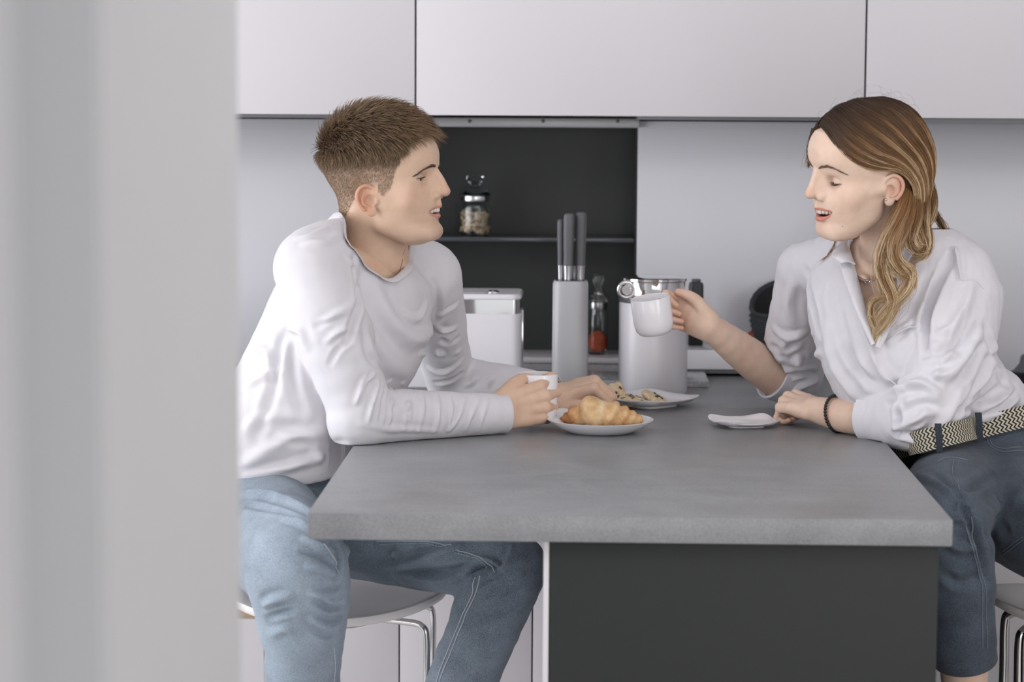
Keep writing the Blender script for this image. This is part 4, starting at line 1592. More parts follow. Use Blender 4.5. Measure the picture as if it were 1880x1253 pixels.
tl_ = np.cross(fl_, nl); tl_ *= -1 if tl_[1] > 0 else 1
tips_l = hand(Fh2, w_l, fl_, nl, tl_, .90, [(66, 62, 26), (64, 64, 30), (62, 66, 32), (60, 64, 32)], [.05, .0, -.05, -.12],
              [(.018, .020, -.010), (.044, .034, -.022), (.068, .034, -.032), (.092, .022, -.036)], 1.06)
Fh2.chain([P(940, 716, 4.74), w_l + fl_ * .004], [.029, .025], .02, 3)
parts = [(Vw, Qh, Ch)]
for Fx, tp_ in ((Fh1, tips_r), (Fh2, tips_l)):
    V, Q = body_part(Fx)
    c = skin_tone(V, MAN_SKIN, (196, 138, 112), [q[0] for q in tp_], .020, .55)
    parts.append((V, Q, c))
# hidden trunk and limbs under the clothes (coarse)
sh_r, sh_l = P(572, 492, 4.29), P(786, 507, 4.58)
el_r, el_l = P(668, 768, 4.255), P(826, 697, 4.80)
hip_c = P(500, 900, 4.40)
Fb = Field((-1.02, 3.62, .30), (-.02, 4.98, 1.34), .011)
mR = np.array([-.55, -.83, 0.0])
loft(Fb, [P(676, 500, 4.45), P(640, 600, 4.44), P(585, 700, 4.42), P(525, 815, 4.40), P(508, 950, 4.39)], [.13, .145, .13, .115, .115], [.08, .10, .10, .09, .085], mR)
for a_, b_, c_ in ((sh_r, el_r, P(820, 770, 4.33)), (sh_l, el_l, P(930, 716, 4.74))):
    Fb.chain([a_, b_, c_], [.045, .036, .028], .02, 2, spline=False)
kn_r, kn_l = P(545, 1040, 3.90), P(932, 1037, 4.20)
an_r, an_l = P(556, 1330, 4.00), P(815, 1340, 4.28)
for a_, b_, c_ in ((P(498, 985, 4.27), kn_r, an_r), (P(600, 965, 4.48), kn_l, an_l)):
    Fb.chain([a_, b_, c_], [.066, .052, .036], .02, 2, spline=False)
V, Q = body_part(Fb, 1)
V = sit_on(V, SEAT_M, .225, SEAT_M[2] + .012)
parts.append((V, Q, skin_tone(V, MAN_SKIN, MAN_WARM)))
Vb, Qb, Cb = join(parts)
Vb = rest_on_table(Vb, .9225)
man = link('person', quadmesh('person', Vb, Qb, Cb), 'skin_man')
tag(man, 'person in white long sleeved top and faded jeans sitting on the left, smiling', 'person')

for sx in (-1, 1):
    c = m2w((sx * .032, .0790, .0315))[0]
    eyeball(c, m2w((sx * .032 - .004, .2, .024))[0] - c, man, .0133 * man_s)
teeth(mouth, m2w, mp['g'], man, .0070)

# --- hair: a short cropped cap of strands, combed forwards on top, clipped at the sides
tri_p = Vh[Qh].mean(1)
keep = np.nonzero(hair_zone(tri_p) > .5)[0]
keep = keep[~((np.abs(tri_p[keep, 0]) > .0735) & (tri_p[keep, 2] < .034) & (tri_p[keep, 1] > -.045) & (tri_p[keep, 1] < .022))]
pick = np.concatenate([RNG.choice(keep, 11500), RNG.choice(keep[tri_p[keep, 2] < .095], 8500)])
w4 = RNG.dirichlet([1, 1, 1, 1], len(pick))
root = (Vh[Qh[pick]] * w4[..., None]).sum(1)
nrm = Nh[Qh[pick]].mean(1); nrm /= np.linalg.norm(nrm, axis=1)[:, None]
zt_ = smooth01(root[:, 2], .056, .122)
bk_ = smooth01(-root[:, 1], .02, .085)
ln_ = .0034 + .024 * zt_ * (1 - .40 * bk_) + .006 * smooth01(root[:, 2], .05, .08) * (1 - zt_)
ln_ *= RNG.uniform(.75, 1.2, len(ln_))
fwd = np.tile([0, 1.0, 0], (len(root), 1)) + RNG.normal(0, .16, root.shape)
fwd[:, 0] += np.sign(root[:, 0]) * .38 * smooth01(np.abs(root[:, 0]), .02, .06)
fwd[:, 2] -= .75 * smooth01(np.abs(root[:, 0]), .03, .075)
dn = np.tile([0, -.25, -1.0], (len(root), 1)) + RNG.normal(0, .18, root.shape)
tang = fwd * zt_[:, None] + dn * (1 - zt_)[:, None]
tang = tang * (1 - .55 * bk_ * zt_)[:, None]
tang -= nrm * (tang * nrm).sum(1)[:, None]
tang /= np.linalg.norm(tang, axis=1)[:, None] + 1e-9
lift = (.55 + .5 * bk_) * zt_ + .50 * (1 - zt_)
lift = lift * RNG.uniform(.75, 1.25, len(lift))
K = 5
tt = np.linspace(0, 1, K)[None, :, None]
S = root[:, None] - nrm[:, None] * .0002 + (nrm * (ln_ * lift)[:, None])[:, None] * np.sin(tt * 1.5) + (tang * ln_[:, None])[:, None] * tt ** 1.25
S += np.cumsum(RNG.normal(0, .00035, S.shape), 1) * zt_[:, None, None]
base = np.array(lin(104, 82, 62)[:3]); hi = np.array(lin(176, 146, 112)[:3]); lo_c = np.array(lin(72, 54, 42)[:3])
mixr = np.clip(RNG.beta(2, 2.6, len(root)) + .25 * smooth01(root[:, 1], .04, .11), 0, 1)[:, None, None]
colr = lo_c * (1 - mixr) + (hi * .75 + base * .25) * mixr
sd_ = (1 - smooth01(root[:, 2], .020, .085))[:, None, None] * .75
colr = colr * (1 - sd_) + np.array(lin(158, 134, 112)[:3]) * sd_
colr = colr * np.ones((1, K, 1)) * (0.85 + .3 * tt)
rad = (.00022 + .00024 * zt_)[:, None] * np.array([1, 1, .9, .6, .15])[None]
hairo = strands('hair', m2w(S.reshape(-1, 3)).reshape(S.shape), rad, colr, 'hair_man', man)
tag(hairo, kind='stuff')


def brow(head_to_world, px_line, y0, parent, n=260, ln=.0085, w=.0030, name='eyebrow', tone=(104, 80, 62), Vloc=None, Nloc=None):
    """Eyebrow: short strands rooted on the brow along a head-frame line."""
    L = catmull(px_line, 6)
    tpar = RNG.uniform(0, 1, n)
    pos = np.stack([np.interp(tpar, np.linspace(0, 1, len(L)), L[:, i]) for i in range(3)], 1)
    wid = w * (1 - .7 * tpar ** 1.5)
    pos[:, 2] += RNG.uniform(-1, 1, n) * wid
    idx = np.array([int(np.argmin(((Vloc - q) ** 2).sum(1))) for q in pos])
    rt = Vloc[idx]
    nn = Nloc[idx]
    d = np.gradient(L, axis=0)
    d = np.stack([np.interp(tpar, np.linspace(0, 1, len(L)), d[:, i]) for i in range(3)], 1)
    d /= np.linalg.norm(d, axis=1)[:, None]
    d = d + RNG.normal(0, .15, d.shape) + np.array([0, 0, .35]) * (1 - tpar)[:, None]
    d -= nn * (d * nn).sum(1)[:, None]
    d /= np.linalg.norm(d, axis=1)[:, None]
    q = np.linspace(0, 1, 4)[None, :, None]
    l = ln * RNG.uniform(.7, 1.1, n)
    S = rt[:, None] + (d * l[:, None])[:, None] * q + nn[:, None] * (.0002 + .0014 * np.sin(q * 2.6))
    rad = np.full((n, 4), .00028) * np.array([1, .9, .7, .2])
    c = np.array(lin(*tone)[:3]) * RNG.uniform(.7, 1.2, (n, 1, 1)) * np.ones((1, 4, 1))
    o = strands(name, head_to_world(S.reshape(-1, 3)).reshape(S.shape), rad, c, 'hair_man', parent)
    return tag(o, kind='stuff')


for sx in (-1, 1):
    brow(m2w, np.array([(sx * .010, .115, .0515), (sx * .022, .112, .0530), (sx * .036, .101, .0490), (sx * .049, .084, .0400)]), 0, man, 260, .0080, .0024, Vloc=Vh, Nloc=Nh)


def lashes(head_to_world, c, r, phi, parent, n=46, ln=.0075, droop=0.0, xr=.0136, lift=.35):
    x = np.linspace(-xr, xr, n) + RNG.normal(0, .0001, n)
    lim = np.sqrt(np.clip(1 - (x / EYE_W) ** 2, 0, 1))
    ph = phi * lim
    rr = np.sqrt(np.maximum(r * r - x * x, 1e-8))
    root_ = np.stack([c[0] + x, c[1] + rr * np.cos(ph), c[2] + rr * np.sin(ph)], 1)
    d = np.stack([x * 28, np.ones(n), np.full(n, droop)], 1) + RNG.normal(0, .12, (n, 3))
    d /= np.linalg.norm(d, axis=1)[:, None]
    q = np.linspace(0, 1, 5)[None, :, None]
    l = ln * (.55 + .45 * lim) * RNG.uniform(.8, 1.1, n)
    S = root_[:, None] + (d * l[:, None])[:, None] * q + np.array([0, 0, 1.0]) * (lift * l[:, None, None]) * q ** 2
    rad = np.full((n, 5), .00021) * np.array([1.3, 1, .8, .5, .15])
    cc = np.tile(np.array(lin(46, 34, 28)[:3]), (n, 5, 1))
    o = strands('eyelashes', head_to_world(S.reshape(-1, 3)).reshape(S.shape), rad, cc, 'hair_man', parent)
    return tag(o, kind='stuff')


for sx in (-1, 1):
    lashes(m2w, (sx * .032, .0790, .0315), .0151, .155, man, 60, .0070, -.05, lift=.3)

# --- white long-sleeved top
Fs = Field((-.78, 3.98, .78), (.02, 4.95, 1.36), .0036)
loft(Fs, [P(672, 512, 4.44), P(640, 600, 4.43), P(588, 700, 4.42), P(540, 800, 4.40), P(512, 862, 4.39)], [.172, .185, .168, .172, .182], [.100, .128, .132, .140, .148], mR, 0.02)
Fs.chain([P(655, 455, 4.44), P(606, 472, 4.34), sh_r], [.055, .062, .064], .035, 3)
Fs.chain([P(690, 470, 4.47), P(745, 485, 4.54), sh_l], [.048, .054, .058], .035, 3)
Fs.chain([sh_r, P(610, 610, 4.262), el_r], [.066, .067, .052], .022, 4, kk=.009)
Fs.chain([el_r, P(655, 775, 4.25), P(720, 765, 4.29), P(820, 763, 4.34), P(924, 760, 4.39)], [.050, .047, .0475, .0405, .0345], .014, 4)
Fs.chain([sh_l, P(805, 600, 4.69), el_l], [.060, .052, .047], .03, 4)
Fs.chain([el_l, P(930, 710, 4.755), P(1012, 722, 4.708)], [.047, .041, .034], .012, 4)
# body of the hem
Fs.put((-1, 3.9, .9), (.1, 5, 1.4), lambda x, y, z: .8 * (float(P(520, 872, 4.4)[2]) - z - .12 * np.clip(x + .52, -.1, .14)) + 0 * y, 0, 'i') if False else None
hem = P(520, 886, 4.3)
Fs.put((-.8, 3.9, .7), (.0, 4.9, hem[2] + .04), lambda x, y, z: np.minimum(np.maximum((hem[2] - z) + .16 * (x + .52), -1), 1.0) * ((x < -.33) & (y < 4.7)) - 1.0 * ((x >= -.33) | (y >= 4.7)), 0, 'i')
# neck opening
V, Q = body_part(Fs, 2)
shirt = Skin(V, Q)
col_c = np.array([shirt.at(746, 487), shirt.at(734, 506), shirt.at(716, 512), shirt.at(690, 495), shirt.at(664, 466), shirt.at(640, 440), P(620, 414, 4.385), P(611, 398, 4.475), P(655, 405, 4.545), P(715, 430, 4.545), P(750, 460, 4.475)])
cc_ = col_c.mean(0)
u_, s_, vt_ = np.linalg.svd(col_c - cc_)
axn = vt_[2] * (1 if vt_[2][2] > 0 else -1)
rr_ = np.linalg.norm(col_c - cc_ - np.outer((col_c - cc_) @ axn, axn), axis=1).mean()
lat_ = np.cross(axn, mR); lat_ /= np.linalg.norm(lat_)
# open the neck: drop faces inside the collar loop, above its surface
rel = V - cc_
pl = rel - np.outer(rel @ axn, axn)
e1_, e2_ = vt_[0], vt_[1]
ang = np.arctan2(pl @ e2_, pl @ e1_)
cl = catmull(np.vstack([col_c, col_c[:1]]), 8)
crel = cl - cc_
ca = np.arctan2(crel @ e2_, crel @ e1_)
crad = np.hypot(crel @ e1_, crel @ e2_)
o_ = np.argsort(ca)
lim_ = np.interp(ang, ca[o_], crad[o_], period=2 * math.pi)
inside = (np.linalg.norm(pl, axis=1) < lim_) & (rel @ axn > -.075)
# cuffs: the open end of each sleeve
FOLDS = [
    # armpit to chest and the drag lines of the near upper arm
    ([(655, 470), (662, 540), (652, 590), (640, 620)], .0075, -0.0108), ([(648, 560), (620, 575), (590, 590)], .007, 0.0068),
    ([(652, 600), (625, 605), (596, 628)], .006, 0.0081), ([(648, 620), (622, 640), (600, 668)], .005, -0.0054),
    ([(645, 585), (610, 592), (575, 600)], .005, -0.0054), ([(560, 640), (545, 610), (520, 600)], .009, 0.0081),
    # long chest drape
    ([(690, 520), (720, 580), (765, 625), (798, 600)], .016, 0.0108), ([(665, 560), (700, 640), (745, 690)], .016, 0.0081), ([(672, 600), (690, 660), (718, 704)], .010, -0.0081),
    ([(790, 560), (770, 590), (735, 570)], .008, 0.0068), ([(800, 520), (808, 560), (800, 600)], .007, -0.0081),
    # elbow gathers
    ([(690, 690), (672, 705), (655, 745)], .005, 0.0081), ([(700, 700), (690, 730), (680, 770)], .0045, 0.0081), ([(712, 706), (706, 735), (702, 772)], .0042, -0.0054),
    ([(722, 704), (722, 735), (718, 778)], .0045, 0.0081), ([(688, 686), (676, 690), (664, 720)], .004, -0.0068),
    # forearm rings
    ([(745, 708), (752, 740), (744, 790)], .0045, 0.0061), ([(758, 710), (764, 745), (758, 785)], .004, -0.0041), ([(772, 712), (780, 748), (772, 792)], .0045, 0.0054), ([(798, 716), (808, 750), (800, 795)], .0045, 0.0054),
    ([(812, 718), (818, 750), (812, 790)], .004, -0.0041), ([(828, 722), (834, 755), (826, 795)], .004, 0.0054), ([(855, 726), (846, 765), (828, 795)], .0045, 0.0054), ([(880, 728), (868, 765), (858, 795)], .0045, 0.0047),
    ([(898, 730), (890, 765), (880, 796)], .004, 0.0041), ([(665, 775), (720, 790), (800, 796)], .006, 0.0041),
    # side and back of the trunk
    ([(525, 600), (508, 640), (496, 720), (470, 800)], .010, -0.0095), ([(530, 620), (540, 700), (560, 760)], .010, -0.0081), ([(500, 660), (480, 640), (455, 650)], .008, 0.0068), ([(510, 690), (480, 690), (450, 705)], .008, 0.0081),
    ([(560, 770), (520, 760), (470, 770), (445, 790)], .011, 0.0081), ([(600, 800), (550, 800), (500, 820), (445, 850)], .012, 0.0108), ([(625, 815), (570, 830), (520, 850), (450, 868)], .009, -0.0068),
    ([(640, 822), (590, 845), (540, 858), (450, 876)], .008, 0.0081), ([(575, 820), (540, 815), (500, 800)], .008, -0.0054),
    # shoulder seam and collar drag
    ([(628, 425), (600, 440), (560, 440)], .008, 0.0054), ([(600, 415), (575, 425), (545, 432)], .006, 0.0041), ([(640, 470), (655, 495), (660, 530)], .005, 0.0054),
    # far sleeve
    ([(800, 600), (815, 612), (840, 608)], .006, 0.0068), ([(790, 625), (815, 632), (845, 622)], .006, -0.0054), ([(778, 650), (810, 655), (848, 648)], .006, 0.0068), ([(785, 680), (815, 690), (850, 668)], .006, 0.0081),
    ([(795, 705), (820, 705), (850, 690)], .005, -0.0068), ([(870, 690), (862, 700), (850, 712)], .005, 0.0054), ([(905, 690), (895, 700), (890, 712)], .005, 0.0054), ([(845, 560), (825, 575), (808, 585)], .006, 0.0054),
]
shirt.folds(FOLDS)
shirt.noise(.0022, 17, 3.0, (1, 1, .7))
shirt.noise(.0008, 46, 8.0)
shirt.V = rest_on_table(shirt.V)
Vs = shirt.V
wr_in, wl_in = P(924, 760, 4.39), P(1012, 722, 4.708)
ax_r = (P(924, 760, 4.39) - P(820, 763, 4.34)); ax_r /= np.linalg.norm(ax_r)
ax_l = (wl_in - P(930, 710, 4.755)); ax_l /= np.linalg.norm(ax_l)
def beyond(V, c, ax, d, r):
    s = (V - c) @ ax
    return (s > d) & (s < .09) & (np.linalg.norm((V - c) - np.outer(s, ax), axis=1) < r)
cut = inside | beyond(Vs, wr_in, ax_r, .004, .06) | beyond(Vs, wl_in, ax_l, .004, .06)
Qs = Q[~cut[Q].any(1)]
o = link('shirt', quadmesh('shirt', Vs, Qs), 'jersey_white', man)
sm = o.modifiers.new('thickness', 'SOLIDIFY'); sm.thickness = .0016; sm.offset = -1
shirt_o = o
def cuff(skin, c, ax, name, mat, parent, r=.0016, wid=.010, rows=4, grow=.0010, rmax=.056):
    """Band around a sleeve end that follows the sleeve's own section."""
    e = np.cross(ax, (0, 0, 1.0)); e /= np.linalg.norm(e)
    g_ = np.cross(e, ax)
    m = (np.abs((skin.V - c) @ ax) < .010) & (np.linalg.norm(skin.V - c, axis=1) < rmax)
    rel = skin.V[m] - c
    an_ = np.arctan2(rel @ g_, rel @ e)
    rd_ = np.hypot(rel @ g_, rel @ e)
    aa = np.linspace(-math.pi, math.pi, 40, endpoint=False)
    rs = np.array([np.mean(np.sort(rd_[np.abs((an_ - a + math.pi) % (2 * math.pi) - math.pi) < .25])[-12:]) for a in aa])
    rs = np.convolve(np.r_[rs[-2:], rs, rs[:2]], [.2] * 5, 'valid')
    lps = []
    for off, gr in ((-wid, .0004), (-wid, grow), (0.0, grow), (.0012, grow * .5), (.0012, -.0012), (-wid, -.002)):
        lps.append([c + ax * (off + .004) + (rs[i] + gr) * (math.cos(a) * e + math.sin(a) * g_) for i, a in enumerate(aa)])
    return rings(name, lps, mat, parent, False, False, sharp=50)
cuff(shirt, wr_in, ax_r, 'cuff', 'jersey_white', shirt_o, wid=.022)
cuff(shirt, wl_in, ax_l, 'cuff', 'jersey_white', shirt_o, wid=.022)

# collar band that follows the edge of the opening
rim_v = np.unique(Q[(inside[Q].any(1)) & (~inside[Q].all(1))])
rim_v = rim_v[~inside[rim_v]]
ra = np.arctan2((Vs[rim_v] - cc_) @ e2_, (Vs[rim_v] - cc_) @ e1_)
lp = []
for a in np.linspace(-math.pi, math.pi, 56, endpoint=False):
    dd = np.abs((ra - a + math.pi) % (2 * math.pi) - math.pi)
    wgt_ = np.exp(-(dd / .10) ** 2) + 1e-9
    lp.append((Vs[rim_v] * wgt_[:, None]).sum(0) / wgt_.sum())
lp = np.array(lp)
inn = (cc_ - axn * .03) - lp; inn /= np.linalg.norm(inn, axis=1)[:, None]
out_n = axn[None] * .6 + 0 * inn
bands = [lp - inn * .012 + out_n * .0010, lp - inn * .0095 + out_n * .0034, lp + inn * .001 + out_n * .0042, lp + inn * .004 + out_n * .0026, lp + inn * .004 - out_n * .002]
rings('collar', [list(b) for b in bands], 'jersey_white', shirt_o, False, False, sharp=60)
# gold chain at the neck
BS = Skin(Vb, Qb)
ch = [BS.at(u, v, 5) + np.array([.0, -.0016, 0]) for u, v in ((746, 450), (744, 466), (741, 482), (737, 498), (733, 513))]
chp = catmull(np.array(ch), 9)
bm = bmesh.new()
for q in chp:
    bmesh.ops.create_icosphere(bm, subdivisions=1, radius=.0009, matrix=Matrix.Translation(Vector(q)))
from_bm('neck_chain', bm, 'gold', man)

# --- faded jeans
Fj = Field((-.80, 3.72, .30), (-.03, 4.72, .99), .0038)
loft(Fj, [P(525, 866, 4.40), P(512, 915, 4.39), P(508, 955, 4.39)], [.165, .172, .170], [.125, .135, .130], mR, .02)
Fj.chain([P(490, 968, 4.28), P(518, 1008, 4.08), kn_r], [.096, .090, .080], .04, 4)
Fj.chain([kn_r, P(556, 1130, 3.93), P(556, 1235, 3.97), an_r], [.080, .070, .058, .054], .03, 4)
Fj.chain([P(590, 950, 4.47), P(760, 1005, 4.32), kn_l], [.098, .072, .062], .045, 4)
Fj.chain([kn_l, P(905, 1110, 4.215), P(848, 1253, 4.25), an_l], [.063, .062, .059, .055], .026, 4)
V, Q = body_part(Fj, 2)
jeans = Skin(V, Q)
jeans.folds([
    ([(612, 985), (625, 1020), (622, 1060)], 0.0068, -0.0120), ([(560, 985), (590, 1000), (612, 1012)], 0.0059, 0.0120), ([(555, 1010), (590, 1020), (615, 1035)], 0.0051, -0.0100),
    ([(570, 1040), (600, 1045), (622, 1056)], 0.0051, 0.0100), ([(445, 900), (500, 905), (560, 935), (600, 965)], 0.0085, 0.0120), ([(450, 925), (510, 935), (575, 965)], 0.0076, -0.0100), ([(520, 950), (560, 960), (600, 985)], 0.0059, 0.0120),
    ([(625, 1085), (600, 1095), (575, 1090)], 0.0059, 0.0120), ([(632, 1115), (610, 1120), (585, 1108)], 0.0059, -0.0120), ([(628, 1140), (605, 1150), (575, 1140)], 0.0068, 0.0140), ([(620, 1165), (600, 1170), (580, 1160)], 0.0051, -0.0080),
    ([(480, 1115), (500, 1105), (530, 1100)], 0.0068, 0.0140), ([(488, 1140), (510, 1130), (540, 1125)], 0.0059, -0.0100), ([(495, 1170), (520, 1160), (545, 1170)], 0.0085, 0.0080),
    ([(640, 1010), (720, 1020), (790, 1000)], 0.0085, 0.0120), ([(690, 1045), (760, 1030), (840, 1005)], 0.0085, 0.0160), ([(720, 1055), (790, 1048), (850, 1035)], 0.0076, -0.0120), ([(760, 1068), (820, 1055), (860, 1040)], 0.0059, 0.0100),
    ([(855, 1055), (875, 1040), (905, 1040)], 0.0051, -0.0180), ([(865, 1028), (885, 1022), (905, 1035), (900, 1050)], 0.0051, 0.0140), ([(868, 1075), (880, 1062), (912, 1052)], 0.0051, 0.0120), ([(905, 1045), (930, 1030), (945, 1000)], 0.0051, 0.0100),
    ([(885, 1110), (920, 1095), (960, 1060)], 0.0085, 0.0100), ([(850, 1150), (890, 1130), (940, 1120)], 0.0085, -0.0080),
])
kw = np.exp(-((jeans.V - P(560, 1090, 3.92)) ** 2).sum(1) / .16 ** 2) + np.exp(-((jeans.V - P(885, 1050, 4.2)) ** 2).sum(1) / .11 ** 2) + np.exp(-((jeans.V - P(560, 940, 4.2)) ** 2).sum(1) / .14 ** 2)
jeans.noise(.0052, 13, 9.0, (.45, .45, 1.7), .35 + .65 * np.clip(kw, 0, 1))
jeans.noise(.0022, 30, 2.0, (.6, .6, 1.5))
jeans.V = sit_on(jeans.V, SEAT_M, .205, SEAT_M[2] + .006)
jeans.N = vnormals(jeans.V, Q)
jeans.refresh()
nz = np.array([mnoise.noise(Vector(q * 7.0)) for q in jeans.V])
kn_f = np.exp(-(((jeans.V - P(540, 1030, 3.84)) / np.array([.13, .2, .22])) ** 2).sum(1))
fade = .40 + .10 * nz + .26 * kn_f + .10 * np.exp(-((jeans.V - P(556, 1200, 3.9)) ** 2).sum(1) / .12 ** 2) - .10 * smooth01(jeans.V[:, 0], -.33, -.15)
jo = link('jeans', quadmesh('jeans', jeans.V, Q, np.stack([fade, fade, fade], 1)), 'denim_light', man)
for nm, pts in (('seam', [(690, 995), (790, 996), (850, 1010), (880, 1022), (898, 1040), (905, 1050)]), ('seam', [(878, 1060), (868, 1100), (845, 1150), (820, 1210), (806, 1252)]),
                ('seam', [(872, 1060), (862, 1098), (838, 1150), (814, 1210), (800, 1252)]), ('seam', [(595, 1000), (612, 1022), (622, 1050)]),
                ('seam', [(614, 1190), (618, 1220), (616, 1250)]), ('pocket_seam', [(590, 862), (604, 872), (612, 892)])):
    seam(nm, jeans, pts, 'denim_light_thread', jo, .0009)
seam('stitching', jeans, [(695, 1001), (790, 1002), (848, 1017), (876, 1028), (894, 1044)], 'denim_light_thread', jo, .0007, dash=.004)

# --- the man's mug
mgp = Pz(978, 752, Z_TOP + .0095)
mug_man = mug((float(k_r[0]) + .014, float(k_r[1]) + .052, Z_TOP + .0125), .037, float(P(1000, 688, 4.45)[2]) - Z_TOP - .0125, 'white mug held between the hands of the man', None, math.radians(150))

# --- stool of the man
def stool(c, label, legs, R=.202, lr=.0062, group='white shell stools with chrome legs'):
    e = empty('bar_stool', (float(c[0]), float(c[1]), 0.0), label, 'stool', group)
    z0 = float(c[2])
    def lp(r, dz, curl=0.0):
        out = []
        for k in range(56):
            a = 2 * math.pi * k / 56
            rr = r * (1 + .02 * math.cos(2 * a))
            zz = z0 + dz + curl * (abs(math.cos(a)) ** 2.2) * (r / R) ** 3 * .022
            out.append((rr * math.cos(a), rr * math.sin(a), zz))
        return out
    rings('seat', [lp(.01, -.022), lp(R * .6, -.021), lp(R * .92, -.018, 1), lp(R * .985, -.014, 1), lp(R, -.006, 1), lp(R * .99, .000, 1), lp(R * .955, .002, 1), lp(R * .75, -.004, .5), lp(R * .35, -.008), lp(.01, -.009)], 'seat_white', e, sharp=50)
    lathe('mount', [(0, z0 - .045), (.07, z0 - .045), (.085, z0 - .030), (.085, z0 - .0225), (0, z0 - .0225)], 'steel', e, 32)
    feet = []
    for dx, dy in legs:
        s = math.copysign(1, dx)
        pts = [(dx * .25, dy * .25, z0 - .034), (dx * .80, dy * .8, z0 - .032), (dx * .95, dy * .95, z0 - .037), (dx * 1.0, dy * 1.0, z0 - .058), (dx * 1.0, dy * 1.0, z0 - .15), (dx * 1.01, dy * 1.03, .30), (dx * 1.03, dy * 1.08, .012)]
        tube('leg', catmull(pts, 6), lr, 'chrome', e, 14)
        feet.append((dx * 1.012, dy * 1.035))
        lathe_o = rings('foot_cap', [[(dx * 1.03 + r * math.cos(a), dy * 1.08 + r * math.sin(a), z) for a in np.linspace(0, 2 * math.pi, 14, endpoint=False)] for r, z in ((.010, 0.001), (.011, .006), (.008, .014))], 'black_plastic', e)
    q = [(x, y, .27) for x, y in feet]
    for i in range(4):
        tube('foot_rail', [q[i], q[(i + 1) % 4]], .0055, 'chrome', e, 10)
    return e
sc_ = SEAT_M
xl, xr_ = float(P(490, 1200, 4.27)[0] - sc_[0]), float(P(783, 1200, 4.27)[0] - sc_[0])
stool(sc_, 'white shell bar stool with chrome legs under the man', [(xl, -.08), (xr_, -.08), (xr_, .10), (xl, .10)])
# ------------------------------------------------------------------ the woman on the right
WO_SKIN, WO_WARM, WO_LIP = (231, 203, 183), (216, 162, 140), (206, 138, 122)
wo_R = rot(116, -9, -9)
WY = 4.385
SEAT_W = P(2022, 1112, 4.33)
wo_T = P(1598.6, 335, WY)
wo_s = .985
f2w, w2f = xf(wo_R, wo_T, wo_s)
nkw = np.array([f2w((0, -.022, .000))[0], P(1628, 440, 4.43), P(1632, 520, 4.47)])
wp = dict(zlo=-.15,
    cran=((0, .010, .075), (.0745, .103, .077)),
    slices=[(.105, .098, -.01, .066), (.085, .113, -.01, .069), (.064, .1170, -.01, .070), (.046, .113, -.015, .0700), (.025, .106, -.02, .0690), (.004, .106, -.02, .0675),
            (-.012, .112, -.018, .0662), (-.026, .112, -.010, .0645), (-.042, .108, -.002, .0618), (-.056, .104, .006, .0575), (-.068, .104, .014, .0505), (-.078, .102, .026, .0425), (-.087, .097, .038, .034), (-.094, .080, .048, .020)],
    taper=.17,
    g=dict(jawr=.009, jaw=(.042, .022, -.050), chin=(0, .1070, -.074), cheek=(.042, .069, -.006), eye=(.0310, .0790, .0215), brow=(0, .1145, .060), browr=.0065, nasion=(0, .1125, .038), bridge=(0, .1190, .020), tip=(0, .1285, .0005),
           nr0=.0062, lip_u=(0, .1180, -.0325), lip_l=(0, .1165, -.0450), mouth_k=(.0315, .0800, -.0325), lid_up=-.24, lid_lo=-.40, lipr=(.0022, .0040)),
    skin=WO_SKIN, warm=WO_WARM, lip=WO_LIP, flare=20, earx=.0715, ears=1.0,
    neck=(w2f(nkw), [.046, .046, .060]),
)
Vf, Qf, Cf, mouth_w = build_head(wp)
Vfw = f2w(Vf)

# far (right) hand, hooked through the mug handle
h = .0017
w_r2 = P(1305, 601, 4.660)
k_r2 = P(1273, 584, 4.676)
f2 = k_r2 - w_r2; f2 /= np.linalg.norm(f2)
Fw1 = Field(w_r2 - np.array([.14, .12, .17]), w_r2 + np.array([.18, .16, .10]), h)
n2_ = np.array([.12, .97, .18]); n2_ -= f2 * (f2 @ n2_); n2_ /= np.linalg.norm(n2_)
t2_ = np.cross(f2, n2_); t2_ *= -1 if t2_[2] < 0 else 1
tips_r2 = hand(Fw1, w_r2, f2, n2_, t2_, .86, [(58, 78, 40), (70, 84, 46), (76, 86, 48), (80, 84, 48)], [.16, .0, -.10, -.20],
               [(.016, .022, -.006), (.046, .040, -.012), (.072, .046, -.016), (.096, .043, -.020)], .95)
Fw1.chain([P(1440, 703, 4.775), P(1370, 652, 4.72), w_r2 + f2 * .004], [.0400, .0350, .0245], .02, 4)
# near (left) hand, loosely closed on the table
w_l2 = P(1496, 752, 4.490)
k_l2 = P(1440, 733, 4.560)
f3 = k_l2 - w_l2; f3 /= np.linalg.norm(f3)
Fw2 = Field(w_l2 - np.array([.16, .14, .09]), w_l2 + np.array([.15, .12, .09]), h)
n3_ = np.array([-.10, -.42, .90]); n3_ -= f3 * (f3 @ n3_); n3_ /= np.linalg.norm(n3_)
t3_ = np.cross(f3, n3_); t3_ *= -1 if t3_[1] < 0 else 1
tips_l2 = hand(Fw2, w_l2, f3, n3_, t3_, .84, [(50, 86, 50), (56, 90, 52), (60, 92, 54), (62, 92, 54)], [.06, .0, -.06, -.14],
               [(.016, .022, -.010), (.042, .036, -.022), (.066, .034, -.032), (.088, .020, -.036)], .95)
Fw2.chain([P(1600, 768, 4.40), P(1545, 763, 4.445), w_l2 + f3 * .004], [.0330, .0290, .0225], .02, 4)
parts = [(Vfw, Qf, Cf)]
for Fx, tp_ in ((Fw1, tips_r2), (Fw2, tips_l2)):
    V, Q = body_part(Fx)
    parts.append((V, Q, skin_tone(V, WO_SKIN, (214, 156, 132), [q[0] for q in tp_], .018, .55)))
